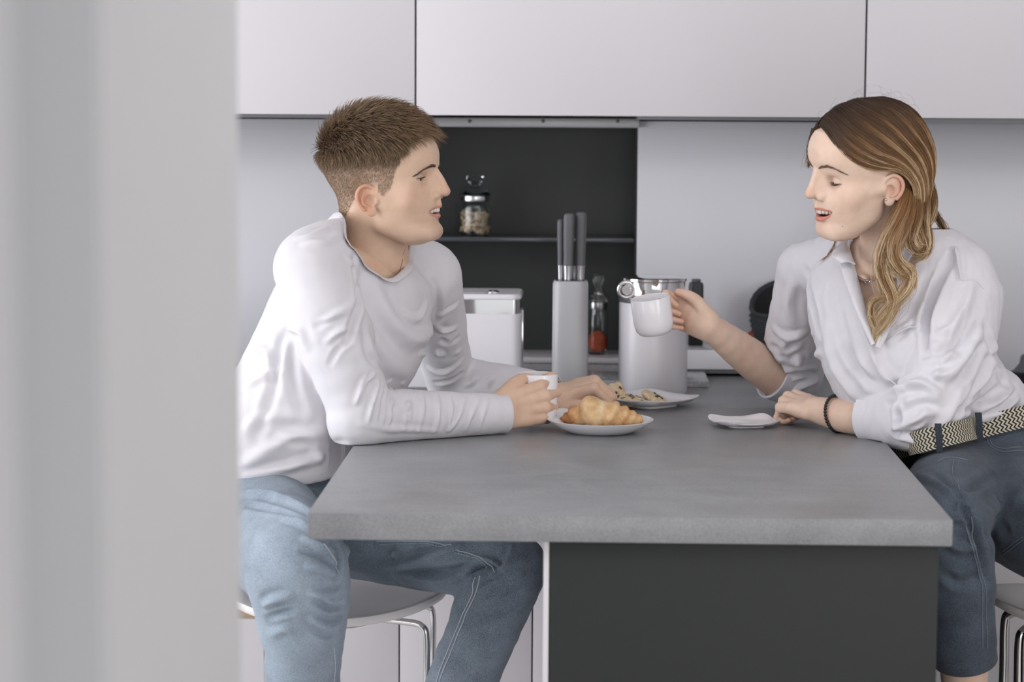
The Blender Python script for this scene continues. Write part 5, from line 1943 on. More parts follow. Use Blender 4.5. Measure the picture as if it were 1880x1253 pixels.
# chest skin (fine) with collar bones, then the hidden rest (coarse)
wR = np.array([-.86, .5, 0.0])
wsh_r, wsh_l = P(1478, 496, 4.62), P(1758, 505, 4.40)
wel_r, wel_l = P(1452, 690, 4.78), P(1688, 772, 4.310)
Fc = Field(P(1480, 700, 4.25) + np.array([0, 0, .02]), P(1760, 400, 4.72), .004)
loft(Fc, [P(1632, 470, 4.49), P(1632, 545, 4.48), P(1645, 640, 4.46)], [.125, .130, .115], [.070, .088, .098], wR, .03)
Fc.chain([nkw[1], nkw[2]], [.046, .058], .03, 3)
for a_, b_ in ((P(1590, 512, 4.40), P(1520, 485, 4.50)), (P(1612, 516, 4.385), P(1670, 496, 4.375))):
    Fc.chain([a_, b_], [.007, .007], .012, 3)
V, Q = body_part(Fc, 2)
parts.append((V, Q, skin_tone(V, WO_SKIN, (222, 170, 148))))
Fb = Field((.28, 3.75, .28), (1.20, 4.95, 1.20), .011)
loft(Fb, [P(1640, 600, 4.46), P(1690, 700, 4.45), P(1785, 800, 4.485), P(1815, 880, 4.465)], [.115, .105, .105, .135], [.09, .08, .060, .085], wR)
for a_, b_, c_ in ((wsh_r, wel_r, P(1420, 690, 4.765)), (wsh_l, wel_l, P(1600, 770, 4.40))):
    Fb.chain([a_, b_, c_], [.040, .032, .028], .02, 2, spline=False)
wk_r, wk_l = P(1738, 965, 4.06), P(1985, 1000, 4.10)
wa_r, wa_l = P(1771, 1290, 4.16), P(2010, 1330, 4.2)
Fb.chain([P(1765, 895, 4.40), P(1748, 925, 4.22), wk_r, P(1758, 1060, 4.09), P(1770, 1200, 4.135), wa_r], [.070, .062, .050, .045, .044, .038], .02, 2, spline=False)
Fb.chain([P(1865, 905, 4.40), wk_l, wa_l], [.070, .050, .036], .02, 2)
V, Q = body_part(Fb, 1)
parts.append((V, Q, skin_tone(V, WO_SKIN, WO_WARM)))
Vb, Qb, Cb = join(parts)
Vb = rest_on_table(Vb, .9225)
Vb = sit_on(Vb, SEAT_W, .225, SEAT_W[2] + .012)
woman = link('person', quadmesh('person', Vb, Qb, Cb), 'skin_woman')
tag(woman, 'person with long wavy hair, white shirt and woven belt, raising a mug', 'person')
for sx in (-1, 1):
    c = f2w((sx * .031, .0790, .0215))[0]
    eyeball(c, f2w((sx * .031, .18, -.02))[0] - c, woman, .0133 * wo_s)
    lashes(f2w, (sx * .031, .0790, .0215),   .0151, -.27, woman, 60, .0095, -.35, lift=.35)
    brow(f2w, np.array([(sx * .010, .1110, .0465), (sx * .021, .108, .0535), (sx * .034, .099, .0552), (sx * .049, .080, .0430)]), 0, woman, 230, .0070, .0022, tone=(122, 98, 82), Vloc=Vf, Nloc=vnormals(Vf, Qf))
teeth(mouth_w, f2w, wp['g'], woman, .0074)
Hs = Skin(Vfw, Qf)
for u, v, r in ((1624.5, 366.5, .0022), (1632.5, 362.5, .0016)):
    c = Hs.at(u, v, 5)
    bm = bmesh.new()
    bmesh.ops.create_icosphere(bm, subdivisions=2, radius=r, matrix=Matrix.Translation(Vector(c + np.array([.0, -.0012, 0]))))
    from_bm('ear_stud', bm, 'silver', woman)
c = Hs.at(1544.5, 418, 5)
lp = [[c + np.array([r * math.cos(a), -dz, r * math.sin(a)]) for a in np.linspace(0, 6.283, 10, endpoint=False)] for r, dz in ((.0009, -.0004), (.0008, .0004), (.0003, .0006))]
rings('mole', lp, 'chocolate', woman)

# --- white shirt, open collar, rolled sleeves
Ft = Field((.22, 4.14, .84), (1.02, 4.95, 1.30), .0036)
loft(Ft, [P(1632, 490, 4.49), P(1640, 570, 4.47), P(1665, 660, 4.455), P(1722, 740, 4.46), P(1798, 790, 4.475), P(1808, 830, 4.475)], [.155, .158, .150, .146, .127, .116], [.096, .128, .132, .118, .106, .092], wR, .02)
Ft.chain([P(1600, 462, 4.50), P(1540, 478, 4.55), wsh_r], [.048, .050, .050], .03, 3)
Ft.chain([P(1665, 455, 4.47), P(1712, 470, 4.43), wsh_l], [.050, .056, .060], .035, 3)
torso_F = Ft.F.copy()
Ft.chain([wsh_l, P(1752, 620, 4.350), P(1712, 735, 4.308), wel_l], [.063, .067, .064, .058], .022, 4, kk=.008)
Ft.chain([P(1792, 545, 4.385), P(1766, 650, 4.345), P(1718, 750, 4.312)], [.050, .052, .047], .03, 3, kk=.008)
Ft.ell(P(1701, 783, 4.298), (.043, .043, .043), None, .03)
Ft.chain([wel_l, P(1650, 770, 4.345), P(1606, 768, 4.390)], [.058, .049, .0415], .014, 4)
Ft.chain([wsh_r, P(1462, 590, 4.70), P(1455, 655, 4.765), P(1462, 690, 4.79)], [.050, .052, .054, .050], .02, 4)
Ft.chain([P(1462, 690, 4.787), P(1415, 684, 4.764)], [.052, .0485], .012, 3)
V, Q = body_part(Ft, 2)
Fq = Field((.22, 4.14, .84), (1.02, 4.95, 1.30), .0036)
Fq.F = torso_F
of_torso = Fq.sample(V) < .006
# opening: a V from the neck to the breast bone; collar line round the neck
neck_loop = np.array([P(1605, 628, 4.335), P(1586, 560, 4.355), P(1566, 490, 4.395), P(1560, 455, 4.44), P(1590, 440, 4.52), P(1650, 425, 4.54), P(1700, 425, 4.49), P(1690, 470, 4.40), P(1655, 540, 4.345), P(1622, 600, 4.335)])
ncl = catmull(np.vstack([neck_loop, neck_loop[:1]]), 6)
nc = ncl.mean(0)
uu, ss, vv = np.linalg.svd(ncl - nc)
nax = vv[2] * (1 if vv[2][1] < 0 else -1)
E1, E2 = vv[0], vv[1]


def inside_loop(V, loop2, p2):
    x, y = p2[:, 0], p2[:, 1]
    c = np.zeros(len(V), bool)
    for i in range(len(loop2)):
        (x0, y0), (x1, y1) = loop2[i - 1], loop2[i]
        m = ((y0 > y) != (y1 > y)) & (x < (x1 - x0) * (y - y0) / (y1 - y0 + 1e-12) + x0)
        c ^= m
    return c


l2 = np.stack([(ncl - nc) @ E1, (ncl - nc) @ E2], 1)
p2 = np.stack([(V - nc) @ E1, (V - nc) @ E2], 1)
ins = inside_loop(V, l2, p2) & ((V - nc) @ nax > -.09)
bl = Skin(V, Q)
WF = [
    # placket and chest
    ([(1560, 500), (1585, 600), (1622, 690), (1662, 725)], .010, 0.0081), ([(1528, 520), (1545, 620), (1575, 710)], .016, -0.0101), ([(1510, 600), (1530, 680), (1570, 735)], .012, 0.0101),
    ([(1545, 640), (1590, 700), (1640, 730)], .010, -0.0101), ([(1600, 660), (1640, 700), (1690, 690)], .010, 0.0081),
    # near arm hole and drags towards the shoulder
    ([(1745, 470), (1715, 530), (1700, 590), (1695, 650)], .008, -0.0203), ([(1752, 455), (1760, 480), (1762, 515)], .006, 0.0090), ([(1690, 560), (1672, 590), (1650, 600)], .007, 0.0101), ([(1680, 590), (1668, 610), (1640, 625)], .006, -0.0101),
    ([(1725, 500), (1700, 530), (1682, 570)], .006, 0.0101), ([(1700, 545), (1690, 580), (1680, 610)], .005, 0.0101),
    # near sleeve
    ([(1790, 520), (1770, 570), (1740, 600), (1700, 615)], .009, 0.0121), ([(1800, 560), (1775, 610), (1730, 640), (1700, 650)], .009, -0.0101), ([(1805, 600), (1780, 650), (1745, 680), (1705, 690)], .010, 0.0121),
    ([(1815, 655), (1805, 690), (1780, 735), (1760, 770)], .007, -.0080), ([(1800, 640), (1775, 690), (1740, 720)], .009, -0.0101), ([(1760, 600), (1740, 650), (1712, 690)], .006, 0.0081), ([(1775, 570), (1752, 630), (1728, 680)], .006, -0.0081),
    ([(1640, 745), (1650, 715), (1690, 700), (1725, 720)], .009, 0.0142), ([(1650, 760), (1690, 740), (1722, 745)], .008, -0.0101), ([(1640, 790), (1680, 775), (1700, 755)], .006, 0.0121), ([(1640, 800), (1690, 795), (1720, 770)], .006, -0.0121),
    ([(1650, 805), (1700, 815), (1730, 790)], .007, 0.0101), ([(1640, 735), (1645, 770), (1640, 800)], .006, -0.0121), ([(1770, 720), (1745, 770), (1725, 800)], .009, 0.0081),
    # waist gathers above the belt
    ([(1830, 640), (1810, 690), (1770, 740)], .009, 0.0121), ([(1850, 680), (1830, 720), (1780, 755)], .008, -0.0101), ([(1865, 710), (1835, 740), (1790, 760)], .007, 0.0121), ([(1875, 730), (1845, 752), (1810, 765)], .006, 0.0101), ([(1760, 760), (1800, 735), (1840, 690)], .007, -0.0101),
    ([(1810, 600), (1825, 650), (1850, 700)], .009, -0.0101),
    # far sleeve
    ([(1418, 608), (1440, 622), (1476, 616)], .008, .0080), ([(1415, 640), (1450, 640), (1490, 625)], .007, -0.0121), ([(1425, 660), (1465, 668), (1500, 650)], .008, 0.0142), ([(1440, 700), (1470, 690), (1500, 690)], .007, -0.0121), ([(1445, 725), (1475, 712), (1505, 700)], .007, 0.0121),
    ([(1478, 500), (1490, 560), (1500, 610)], .008, -0.0142), ([(1450, 520), (1445, 560), (1455, 600)], .010, 0.0081),
]
bl.folds(WF)
wn = 1 - .6 * np.exp(-((bl.V - P(1560, 600, 4.4)) ** 2).sum(1) / .10 ** 2)
bl.noise(.0030, 15, 21.0, (1, 1, .6), wn)
bl.noise(.0020, 40, 5.0, (1.4, 1, .45), wn)
bl.noise(.0008, 90, 15.0, (1.4, 1, .5))
bl.V = rest_on_table(bl.V)
Vt = bl.V
c_near, c_far = P(1600, 768, 4.398), P(1420, 687, 4.767)
a_near = P(1600, 768, 4.398) - P(1655, 770, 4.350); a_near /= np.linalg.norm(a_near)
a_far = P(1395, 668, 4.745) - P(1462, 692, 4.785); a_far /= np.linalg.norm(a_far)
belt_pts = np.array([P(1712, 803, 4.335), P(1760, 785, 4.322), P(1820, 768, 4.320), P(1885, 752, 4.345)])
tuck = lambda u: np.interp(u, [1600, 1722, 1795, 1870, 1960], [815, 800, 779, 765, 752])
on_arm = ~of_torso
pull = np.where(on_arm | (bl.px[:, 0] < 1600), 0, smooth01(bl.px[:, 1] - tuck(bl.px[:, 0]), -40, -12))
Vt = bl.V
low = (bl.px[:, 1] > tuck(bl.px[:, 0]) + 1) & ~on_arm & (bl.px[:, 0] > 1600)
cut = ins | (beyond(Vt, c_near, a_near, .003, .055) & ~of_torso) | beyond(Vt, c_far, a_far, .003, .0565) | low
Qt = Q[~cut[Q].any(1)]
wshirt = link('shirt', quadmesh('shirt', Vt, Qt), 'cotton_white', woman)
sm = wshirt.modifiers.new('thickness', 'SOLIDIFY'); sm.thickness = .0016; sm.offset = -1
cuff(bl, c_near, a_near, 'rolled_cuff', 'cotton_white', wshirt, wid=.042, grow=.0035, rmax=.050)
cuff(bl, c_far, a_far, 'rolled_cuff', 'cotton_white', wshirt, wid=.040, grow=.0035)


def cloth_strip(name, A, B, mat, parent, n=24, thick=.0018, bulge=0.0, seed=0.0):
    """A strip of doubled cloth between two 3-D edge lines."""
    A, B = catmull(A, 8), catmull(B, 8)
    t = np.linspace(0, 1, n)
    s = lambda L: np.stack([np.interp(t, np.linspace(0, 1, len(L)), L[:, i]) for i in range(3)], 1)
    a, b = s(A), s(B)
    cross = np.cross(np.gradient(a, axis=0), b - a)
    cross /= np.linalg.norm(cross, axis=1)[:, None] + 1e-9
    if cross[:, 1].mean() > 0:
        cross = -cross
    rows = []
    for w in (0, .25, .5, .75, 1):
        q = a * (1 - w) + b * w + cross * (bulge * math.sin(math.pi * w) + thick)
        q = q + cross * np.array([.0012 * mnoise.noise(Vector(p * 40 + seed)) for p in q])[:, None]
        rows.append(q)
    back = [r - cross * (2 * thick) for r in rows[::-1]]
    return rings(name, [list(c) for c in np.stack(rows + back, 1)], mat, parent, sharp=70)


# collar leaves and the turned-back placket
cloth_strip('collar_leaf', [P(1558, 436, 4.470), P(1556, 450, 4.425), P(1563, 470, 4.385), P(1570, 486, 4.362)], [P(1540, 440, 4.47), P(1533, 455, 4.42), P(1528, 470, 4.385), P(1545, 482, 4.362)], 'cotton_white', wshirt, bulge=.004)
cloth_strip('placket', [P(1559, 455, 4.408), P(1574, 510, 4.372), P(1590, 570, 4.345), P(1606, 632, 4.322)], [P(1541, 480, 4.385), P(1552, 520, 4.362), P(1572, 570, 4.338), P(1600, 634, 4.318)], 'cotton_white', wshirt, bulge=.003, seed=3)
cloth_strip('collar_leaf', [P(1648, 520, 4.335), P(1668, 480, 4.365), P(1690, 445, 4.40), P(1712, 412, 4.44), P(1722, 398, 4.49)], [P(1640, 500, 4.34), P(1655, 465, 4.38), P(1675, 432, 4.42), P(1700, 402, 4.46), P(1715, 392, 4.51)], 'cotton_white', wshirt, bulge=.004, seed=6)
cloth_strip('placket', [P(1607, 636, 4.320), P(1618, 600, 4.322), P(1634, 555, 4.33), P(1650, 515, 4.345)], [P(1618, 640, 4.318), P(1634, 605, 4.318), P(1652, 560, 4.322), P(1668, 520, 4.340)], 'cotton_white', wshirt, bulge=.002, seed=9)
seam('placket_seam', bl, [(1600, 640), (1622, 690), (1655, 722)], 'cotton_white', wshirt, .0011)
seam('pocket_seam', bl, [(1626, 625), (1650, 612), (1690, 598)], 'cotton_white', wshirt, .0014, .0006)
seam('shoulder_seam', bl, [(1752, 455), (1760, 480), (1763, 515)], 'cotton_white', wshirt, .0016, .0008)
seam('shoulder_seam', bl, [(1764, 515), (1790, 512), (1810, 530)], 'cotton_white', wshirt, .0013, .0006)

# --- necklace
nkp = [P(1561, 470, 4.392), P(1570, 500, 4.378), P(1582, 512, 4.372), P(1594, 516, 4.368), P(1606, 511, 4.366), P(1622, 490, 4.368), P(1636, 460, 4.372)]
Cs = Skin(parts[3][0], parts[3][1])
nkl = []
for u, v in ((1565, 488), (1572, 502), (1583, 513), (1594, 517), (1605, 512), (1616, 498), (1624, 480)):
    nkl.append(Cs.at(u, v, 6) + np.array([0, -.0012, 0]))
tube('necklace', catmull(np.array(nkl), 6), .00055, 'silver', woman, 6)
pc = nkl[3] + np.array([0, -.002, -.003])
hp_ = [(.0045 * math.sin(a) ** 3, .0012, .0045 * (.81 * math.cos(a) - .31 * math.cos(2 * a) - .12 * math.cos(3 * a))) for a in np.linspace(0, 2 * math.pi, 28, endpoint=False)]
tube('pendant', [pc + np.array(q) for q in hp_], .0009, 'silver', woman, 6, wrap=True)

# --- bracelet of beads on the near wrist
bc = P(1536, 760, 4.452)
ba = P(1496, 752, 4.49) - P(1600, 768, 4.40); ba /= np.linalg.norm(ba)
ba2 = ba + np.array([0, 0, -.22]); ba2 /= np.linalg.norm(ba2)
b1 = np.cross(ba2, (0, 0, 1.0)); b1 /= np.linalg.norm(b1)
b2 = np.cross(b1, ba2)
br_ = empty_child('bracelet', woman)
bead = None
for k in range(34):
    a = 2 * math.pi * k / 34
    q = bc + .0335 * (math.cos(a) * b1 + math.sin(a) * b2)
    if bead is None:
        bm = bmesh.new()
        bmesh.ops.create_uvsphere(bm, u_segments=10, v_segments=6, radius=.0034)
        bead = from_bm('bead', bm, 'black_plastic', br_)
        o = bead
    else:
        o = bead.copy(); COL.objects.link(o)
    o.location = [float(x) for x in q]
tube('bead_cord', [bc + .0326 * (math.cos(a) * b1 + math.sin(a) * b2) for a in np.linspace(0, 2 * math.pi, 40, endpoint=False)], .0018, 'oak', br_, 6, wrap=True)

# --- dark jeans and woven belt
Fk = Field((.50, 3.80, .30), (1.14, 4.78, .99), .0038)
loft(Fk, [P(1806, 765, 4.480), P(1808, 850, 4.47), P(1812, 900, 4.45), P(1815, 940, 4.44)], [.136, .162, .178, .17], [.118, .132, .140, .13], wR, .02)
Fk.chain([P(1765, 895, 4.40), P(1745, 920, 4.22), wk_r], [.090, .080, .066], .035, 4)
Fk.chain([wk_r, P(1758, 1060, 4.09), P(1772, 1208, 4.135)], [.066, .059, .053], .02, 4)
Fk.chain([P(1855, 915, 4.38), P(1915, 965, 4.22), wk_l], [.105, .090, .075], .035, 4)
Fk.chain([wk_l, wa_l], [.074, .056], .02, 3)
V, Q = body_part(Fk, 2)
wj = Skin(V, Q)
wj.folds([
    ([(1762, 905), (1740, 885), (1710, 870)], .008, -0.0102), ([(1765, 905), (1775, 945), (1800, 1010), (1815, 1070)], .007, -0.0153), ([(1762, 900), (1790, 890), (1830, 870)], .008, -0.0085), ([(1755, 930), (1770, 920), (1780, 940)], .006, 0.0102),
    ([(1680, 870), (1720, 880), (1755, 905)], .010, 0.0068), ([(1740, 950), (1765, 950), (1775, 960)], .006, 0.0085), ([(1735, 1000), (1765, 1010), (1790, 1000)], .009, 0.0085), ([(1730, 1060), (1760, 1075), (1800, 1060)], .010, -0.0068),
    ([(1790, 950), (1830, 930), (1875, 900)], .012, 0.0085), ([(1800, 990), (1840, 975), (1880, 945)], .012, -0.0068),
])
wj.noise(.0045, 13, 4.0, (.5, .5, 1.6))
wj.noise(.0018, 32, 6.0)
wj.V = sit_on(wj.V, SEAT_W, .205, SEAT_W[2] + .006)
wj.N = vnormals(wj.V, Q)
wj.refresh()
nz = np.array([mnoise.noise(Vector(q * 8.0 + 3)) for q in wj.V])
fade = .30 + .10 * nz + .10 * np.exp(-((wj.V - P(1735, 980, 4.0)) ** 2).sum(1) / .12 ** 2)
hem_c, hem_a = P(1772, 1212, 4.137), P(1772, 1212, 4.137) - P(1758, 1060, 4.09)
hem_a /= np.linalg.norm(hem_a)
waist = belt_pts.mean(0)
cutj = ((wj.V - hem_c) @ hem_a > 0) & (np.linalg.norm((wj.V - hem_c) - np.outer((wj.V - hem_c) @ hem_a, hem_a), axis=1) < .085)
cutj |= (wj.px[:, 1] < tuck(wj.px[:, 0]) - 12)
Qj = Q[~cutj[Q].any(1)]
wjo = link('jeans', quadmesh('jeans', wj.V, Qj, np.stack([fade] * 3, 1)), 'denim_dark', woman)
sm = wjo.modifiers.new('thickness', 'SOLIDIFY'); sm.thickness = .002; sm.offset = -1
hemo = cuff(wj, hem_c - hem_a * .004, hem_a, 'hem', 'denim_dark', wjo, wid=.022, grow=.002)
set_col(hemo.data, np.full((len(hemo.data.vertices), 3), .26))
for pts in ([(1772, 955), (1786, 1005), (1797, 1060), (1804, 1120), (1806, 1190)], [(1780, 950), (1794, 1005), (1806, 1060), (1813, 1120), (1815, 1190)], [(1838, 1014), (1858, 999), (1876, 986)], [(1841, 1019), (1860, 1004), (1876, 992)],
            [(1722, 845), (1745, 838), (1775, 843)], [(1752, 845), (1748, 870), (1760, 900)], [(1810, 800), (1818, 818), (1845, 828), (1878, 825)], [(1813, 797), (1821, 814), (1846, 823), (1878, 820)]):
    seam('seam', wj, pts, 'denim_dark_thread', wjo, .0008)
# belt: woven zigzag of light and dark cords on a dark band
bt = NT('woven_belt')
uvn = bt.n('ShaderNodeAttribute', attribute_name='col')
sp = bt.n('ShaderNodeSeparateColor'); bt.l(uvn.outputs['Color'], sp.inputs['Color'])
tri = bt.n('ShaderNodeMath', operation='PINGPONG'); bt.l(sp.outputs['Green'], tri.inputs[0]); tri.inputs[1].default_value = .14
ad = bt.n('ShaderNodeMath', operation='ADD'); bt.l(sp.outputs['Red'], ad.inputs[0]); bt.l(tri.outputs[0], ad.inputs[1])
fr_ = bt.n('ShaderNodeMath', operation='MULTIPLY'); bt.l(ad.outputs[0], fr_.inputs[0]); fr_.inputs[1].default_value = 5.0
f2_ = bt.n('ShaderNodeMath', operation='FRACT'); bt.l(fr_.outputs[0], f2_.inputs[0])
bt.color(bt.ramp(f2_.outputs[0], [(.47, lin(30, 30, 34)), (.53, lin(204, 194, 172))]))
bt.set(Roughness=.8)
MAT['woven_belt'] = bt.m
qa, qb = wj.at(1726, 826, 8), wj.at(1868, 792, 8)
qa, qb = P(1726, 802, qa[1]), P(1868, 768, qb[1])
bdir = qb - qa
bn = np.cross(bdir, np.array([.5, .86, -.03])); bn /= np.linalg.norm(bn)
bn *= np.sign(bn[2])
sl = np.abs((wj.V - qa) @ bn + .020) < .010
bc0 = wj.V[sl].mean(0); bc0 = bc0 - bn * ((bc0 - qa) @ bn)
ba1 = bdir / np.linalg.norm(bdir); ba2_ = np.cross(bn, ba1)
rl = wj.V[sl] - bc0
ra_, rr_b = np.arctan2(rl @ ba2_, rl @ ba1), np.hypot(rl @ ba2_, rl @ ba1)
NB = 96
aa = np.linspace(-math.pi, math.pi, NB, endpoint=False)
rs = np.array([np.median(np.sort(rr_b[np.abs((ra_ - a + math.pi) % (2 * math.pi) - math.pi) < .12])[-8:]) for a in aa])
rs = np.convolve(np.r_[rs[-3:], rs, rs[:3]], np.ones(7) / 7, 'valid') + .0035
line = np.array([bc0 + rs[i] * (math.cos(a) * ba1 + math.sin(a) * ba2_) for i, a in enumerate(aa)])
arc = np.r_[0, np.cumsum(np.linalg.norm(np.diff(line, axis=0), axis=1))]
lps, cc = [], []
for i in range(NB):
    inw = (bc0 - line[i]) / np.linalg.norm(bc0 - line[i])
    row = [line[i] + bn * .0195 * (1 - 2 * w) for w in (0, .25, .5, .75, 1)]
    lps.append(row + [r + inw * .005 for r in row[::-1]])
    for w in list((0, .25, .5, .75, 1)) + [1, .75, .5, .25, 0]:
        cc.append((arc[i] / .040, w * 1.12, 0))
belt = rings('belt', lps, 'woven_belt', woman, sharp=60, wrap=True)
set_col(belt.data, np.array(cc))
BLT = Skin(np.array(lps).reshape(-1, 3), np.array([[i * 10 + k, ((i + 1) % NB) * 10 + k, ((i + 1) % NB) * 10 + (k + 1) % 10, i * 10 + (k + 1) % 10] for i in range(NB) for k in range(10)]))
BLT.front[:] = True
for u, v in ((1796, 783), (1722, 803)):
    y_ = BLT.at(u, v, 14)[1] - .003
    cloth_strip('belt_loop', [P(u - 6, v - 25, y_), P(u - 4, v, y_ - .001), P(u - 3, v + 27, y_ + .002)], [P(u + 6, v - 25, y_), P(u + 8, v, y_ - .001), P(u + 9, v + 27, y_ + .002)], 'denim_loop', wjo, 8)

# --- the raised mug
mcen = P(1203, 613, 4.632)
ax_m = np.array([-.13, -.10, .98])
qm = Vector(ax_m).to_track_quat('Z', 'Y')
mug_w = mug(mcen, .0380, .072, 'white mug raised in the hand of the woman', None, math.radians(58))
mug_w.rotation_euler = (Matrix.Rotation(math.radians(-9), 3, 'Y') @ Matrix.Rotation(math.radians(6), 3, 'X')).to_euler()

# --- her stool
sc2 = SEAT_W
stool(sc2, 'white shell bar stool with chrome legs under the woman', [(float(P(1866, 1200, 4.30)[0] - sc2[0]), -.06), (.15, -.10), (.15, .12), (float(P(1846, 1200, 4.42)[0] - sc2[0]), .10)], lr=.0095)
# ------------------------------------------------------------------ long hair of the woman
Fhair = Field((-.125, -.16, -.19), (.125, .135, .19), .0024)
Fhair.ell((0, .002, .076), (.0815, .1085, .0805))
Fhair.ell((0, -.050, .030), (.075, .064, .085), None, .03)
Fhair.ell((0, -.058, -.045), (.062, .042, .070), None, .03)
for sx in (-1, 1):
    Fhair.cap((sx * .058, .020, .060), (sx * .066, -.030, .030), .014, .012, .02)
# the face stays clear: cut away everything in front of the hair line
def face_cut(x, y, z):
    ax = np.abs(x)
    line = .104 + .26 * np.clip(z - .113, -1, 0) * 0 - .9 * np.maximum(ax - .012, 0) * (ax < 1)
    edge = np.where(ax < .012, .119, .119 - 1.05 * (ax - .012))        # height of the hair line at the front
    edge = np.maximum(edge, .046)
    lim = np.where(z < .046, .012 + .0 * z, -1)
    d = np.minimum(edge - z, y - .030)
    d2 = np.minimum(.046 - z, y - (-.018))
    return -np.maximum(d, d2)
Fhair.put((-.13, -.03, -.2), (.13, .14, .14), face_cut, .006, 's')
V, Q = body_part(Fhair, 3)
capw = f2w(V)
root_c, mid_c, tip_c = (np.array(lin(*q)[:3]) for q in ((70, 52, 42), (164, 122, 82), (248, 224, 184)))
zz = V[:, 2]
tmix = smooth01(-zz, -.06, .12)[:, None]
cap_col = root_c * (1 - tmix) + mid_c * tmix
hair_o = link('hair', quadmesh('hair', capw, Q, cap_col * .8), 'hair_woman', woman)
HS = Skin(capw, Q)
HN = HS.N


def guides_px(lst, lift=.001):
    out = []
    for g in lst:
        pts = np.array([HS.at(u, v, 7) for u, v in g])
        out.append(catmull(pts, 8))
    return out


def resample(L, k):
    s = np.r_[0, np.cumsum(np.linalg.norm(np.diff(L, axis=0), axis=1))]
    t = np.linspace(0, s[-1], k)
    return np.stack([np.interp(t, s, L[:, i]) for i in range(3)], 1)


K = 18
def sheet(gl, n, jit=.0022, thick=.005, c0=0.0, c1=.5, name='hair_strands', streak=.5, rad=.00032):
    """Strands spread between neighbouring guide lines over the hair surface."""
    G = np.stack([resample(g, K) for g in gl])
    a = RNG.uniform(0, len(G) - 1.001, n)
    i = a.astype(int)
    f = (a - i)[:, None, None]
    S = G[i] * (1 - f) + G[i + 1] * f
    ph = RNG.uniform(0, 6.28, (n, 3))
    tt = np.linspace(0, 1, K)
    S = S + jit * np.sin(tt[None, :, None] * RNG.uniform(3, 9, (n, 1, 1)) + ph[:, None]) * RNG.uniform(.3, 1, (n, 1, 1))
    cen = f2w((0, -.01, .05))[0]
    out = S - cen; out /= np.linalg.norm(out, axis=2)[..., None]
    S = S + out * (RNG.uniform(-.001, 1, n)[:, None, None] ** 1.5 * 0 + RNG.uniform(0, thick, n)[:, None, None] * np.sin(tt * 2.9 + .12)[None, :, None] + .0012)
    st = (np.sin(a * 9.1 + 1.3) > .55) * streak * RNG.uniform(.4, 1, n) + RNG.uniform(-.12, .14, n)
    return S, np.full((n, K), rad) * np.array([1] * (K - 4) + [.9, .75, .5, .2]), a, tt, st, c0, c1


def colour(tt, st, c0, c1, n):
    g = np.clip(c0 + (c1 - c0) * tt[None] ** 1.3 + st[:, None] * smooth01(tt, .12, .5)[None], 0, 1)[..., None]
    lo = np.clip(g * 2, 0, 1); hi_ = np.clip(g * 2 - 1, 0, 1)
    c = root_c * (1 - lo) + mid_c * lo
    c = c * (1 - hi_) + tip_c * hi_
    return c * RNG.uniform(.75, 1.2, (n, 1, 1))


ALL_S, ALL_R, ALL_C = [], [], []
def local_guides(sg):
    G = [
        [(.002, .1020, .1235), (.030, .090, .099), (.053, .070, .068), (.069, .036, .045), (.0775, -.006, .037), (.079, -.036, .008), (.074, -.046, -.025)],
        [(.002, .0960, .1310), (.038, .084, .104), (.062, .060, .074), (.076, .024, .052), (.081, -.014, .040), (.079, -.042, .008), (.073, -.052, -.030)],
        [(.002, .0850, .1400), (.045, .068, .109), (.071, .036, .076), (.081, -.006, .052), (.080, -.042, .015), (.073, -.058, -.035)],
        [(.002, .0550, .1530), (.050, .035, .126), (.077, -.002, .088), (.081, -.040, .045), (.075, -.064, .0), (.067, -.070, -.048)],
        [(.002, .0200, .1575), (.050, -.010, .133), (.074, -.045, .088), (.071, -.077, .040), (.061, -.086, -.01), (.054, -.085, -.058)],
        [(.002, -.030, .1520), (.040, -.065, .126), (.055, -.090, .082), (.049, -.104, .030), (.041, -.101, -.02), (.036, -.095, -.064)],
        [(.001, -.060, .1400), (.015, -.090, .116), (.020, -.108, .070), (.018, -.110, .020), (.015, -.106, -.03), (.012, -.100, -.068)],
    ]
    out = []
    for g in G:
        q = catmull(np.array(g) * np.array([sg, 1, 1]), 8)
        c = np.array([0, .002, .076]); r = np.array([.0815, .1085, .0805])
        d = q - c
        d2 = d.copy(); d2[:, 2] = np.maximum(d2[:, 2], -.030)
        kk = np.sqrt(((d2 / r) ** 2).sum(1))
        sc_ = np.where(kk < 1.0, 1.0 / np.maximum(kk, .3), 1.0)
        sc_ = np.where(q[:, 2] > .025, sc_, 1.0)
        out.append(f2w(c + d * sc_[:, None]))
    return out


S, R_, a, tt, st, c0, c1 = sheet(local_guides(-1), 5200, thick=.0045, c0=.0, c1=.60, streak=.55)
ALL_S.append(S); ALL_R.append(R_); ALL_C.append(colour(tt, st, c0, c1, len(S)))
S, R_, a, tt, st, c0, c1 = sheet(local_guides(1), 1300, thick=.0045, c0=.0, c1=.45, streak=.4)
ALL_S.append(S); ALL_R.append(R_); ALL_C.append(colour(tt, st, c0, c1, len(S)))


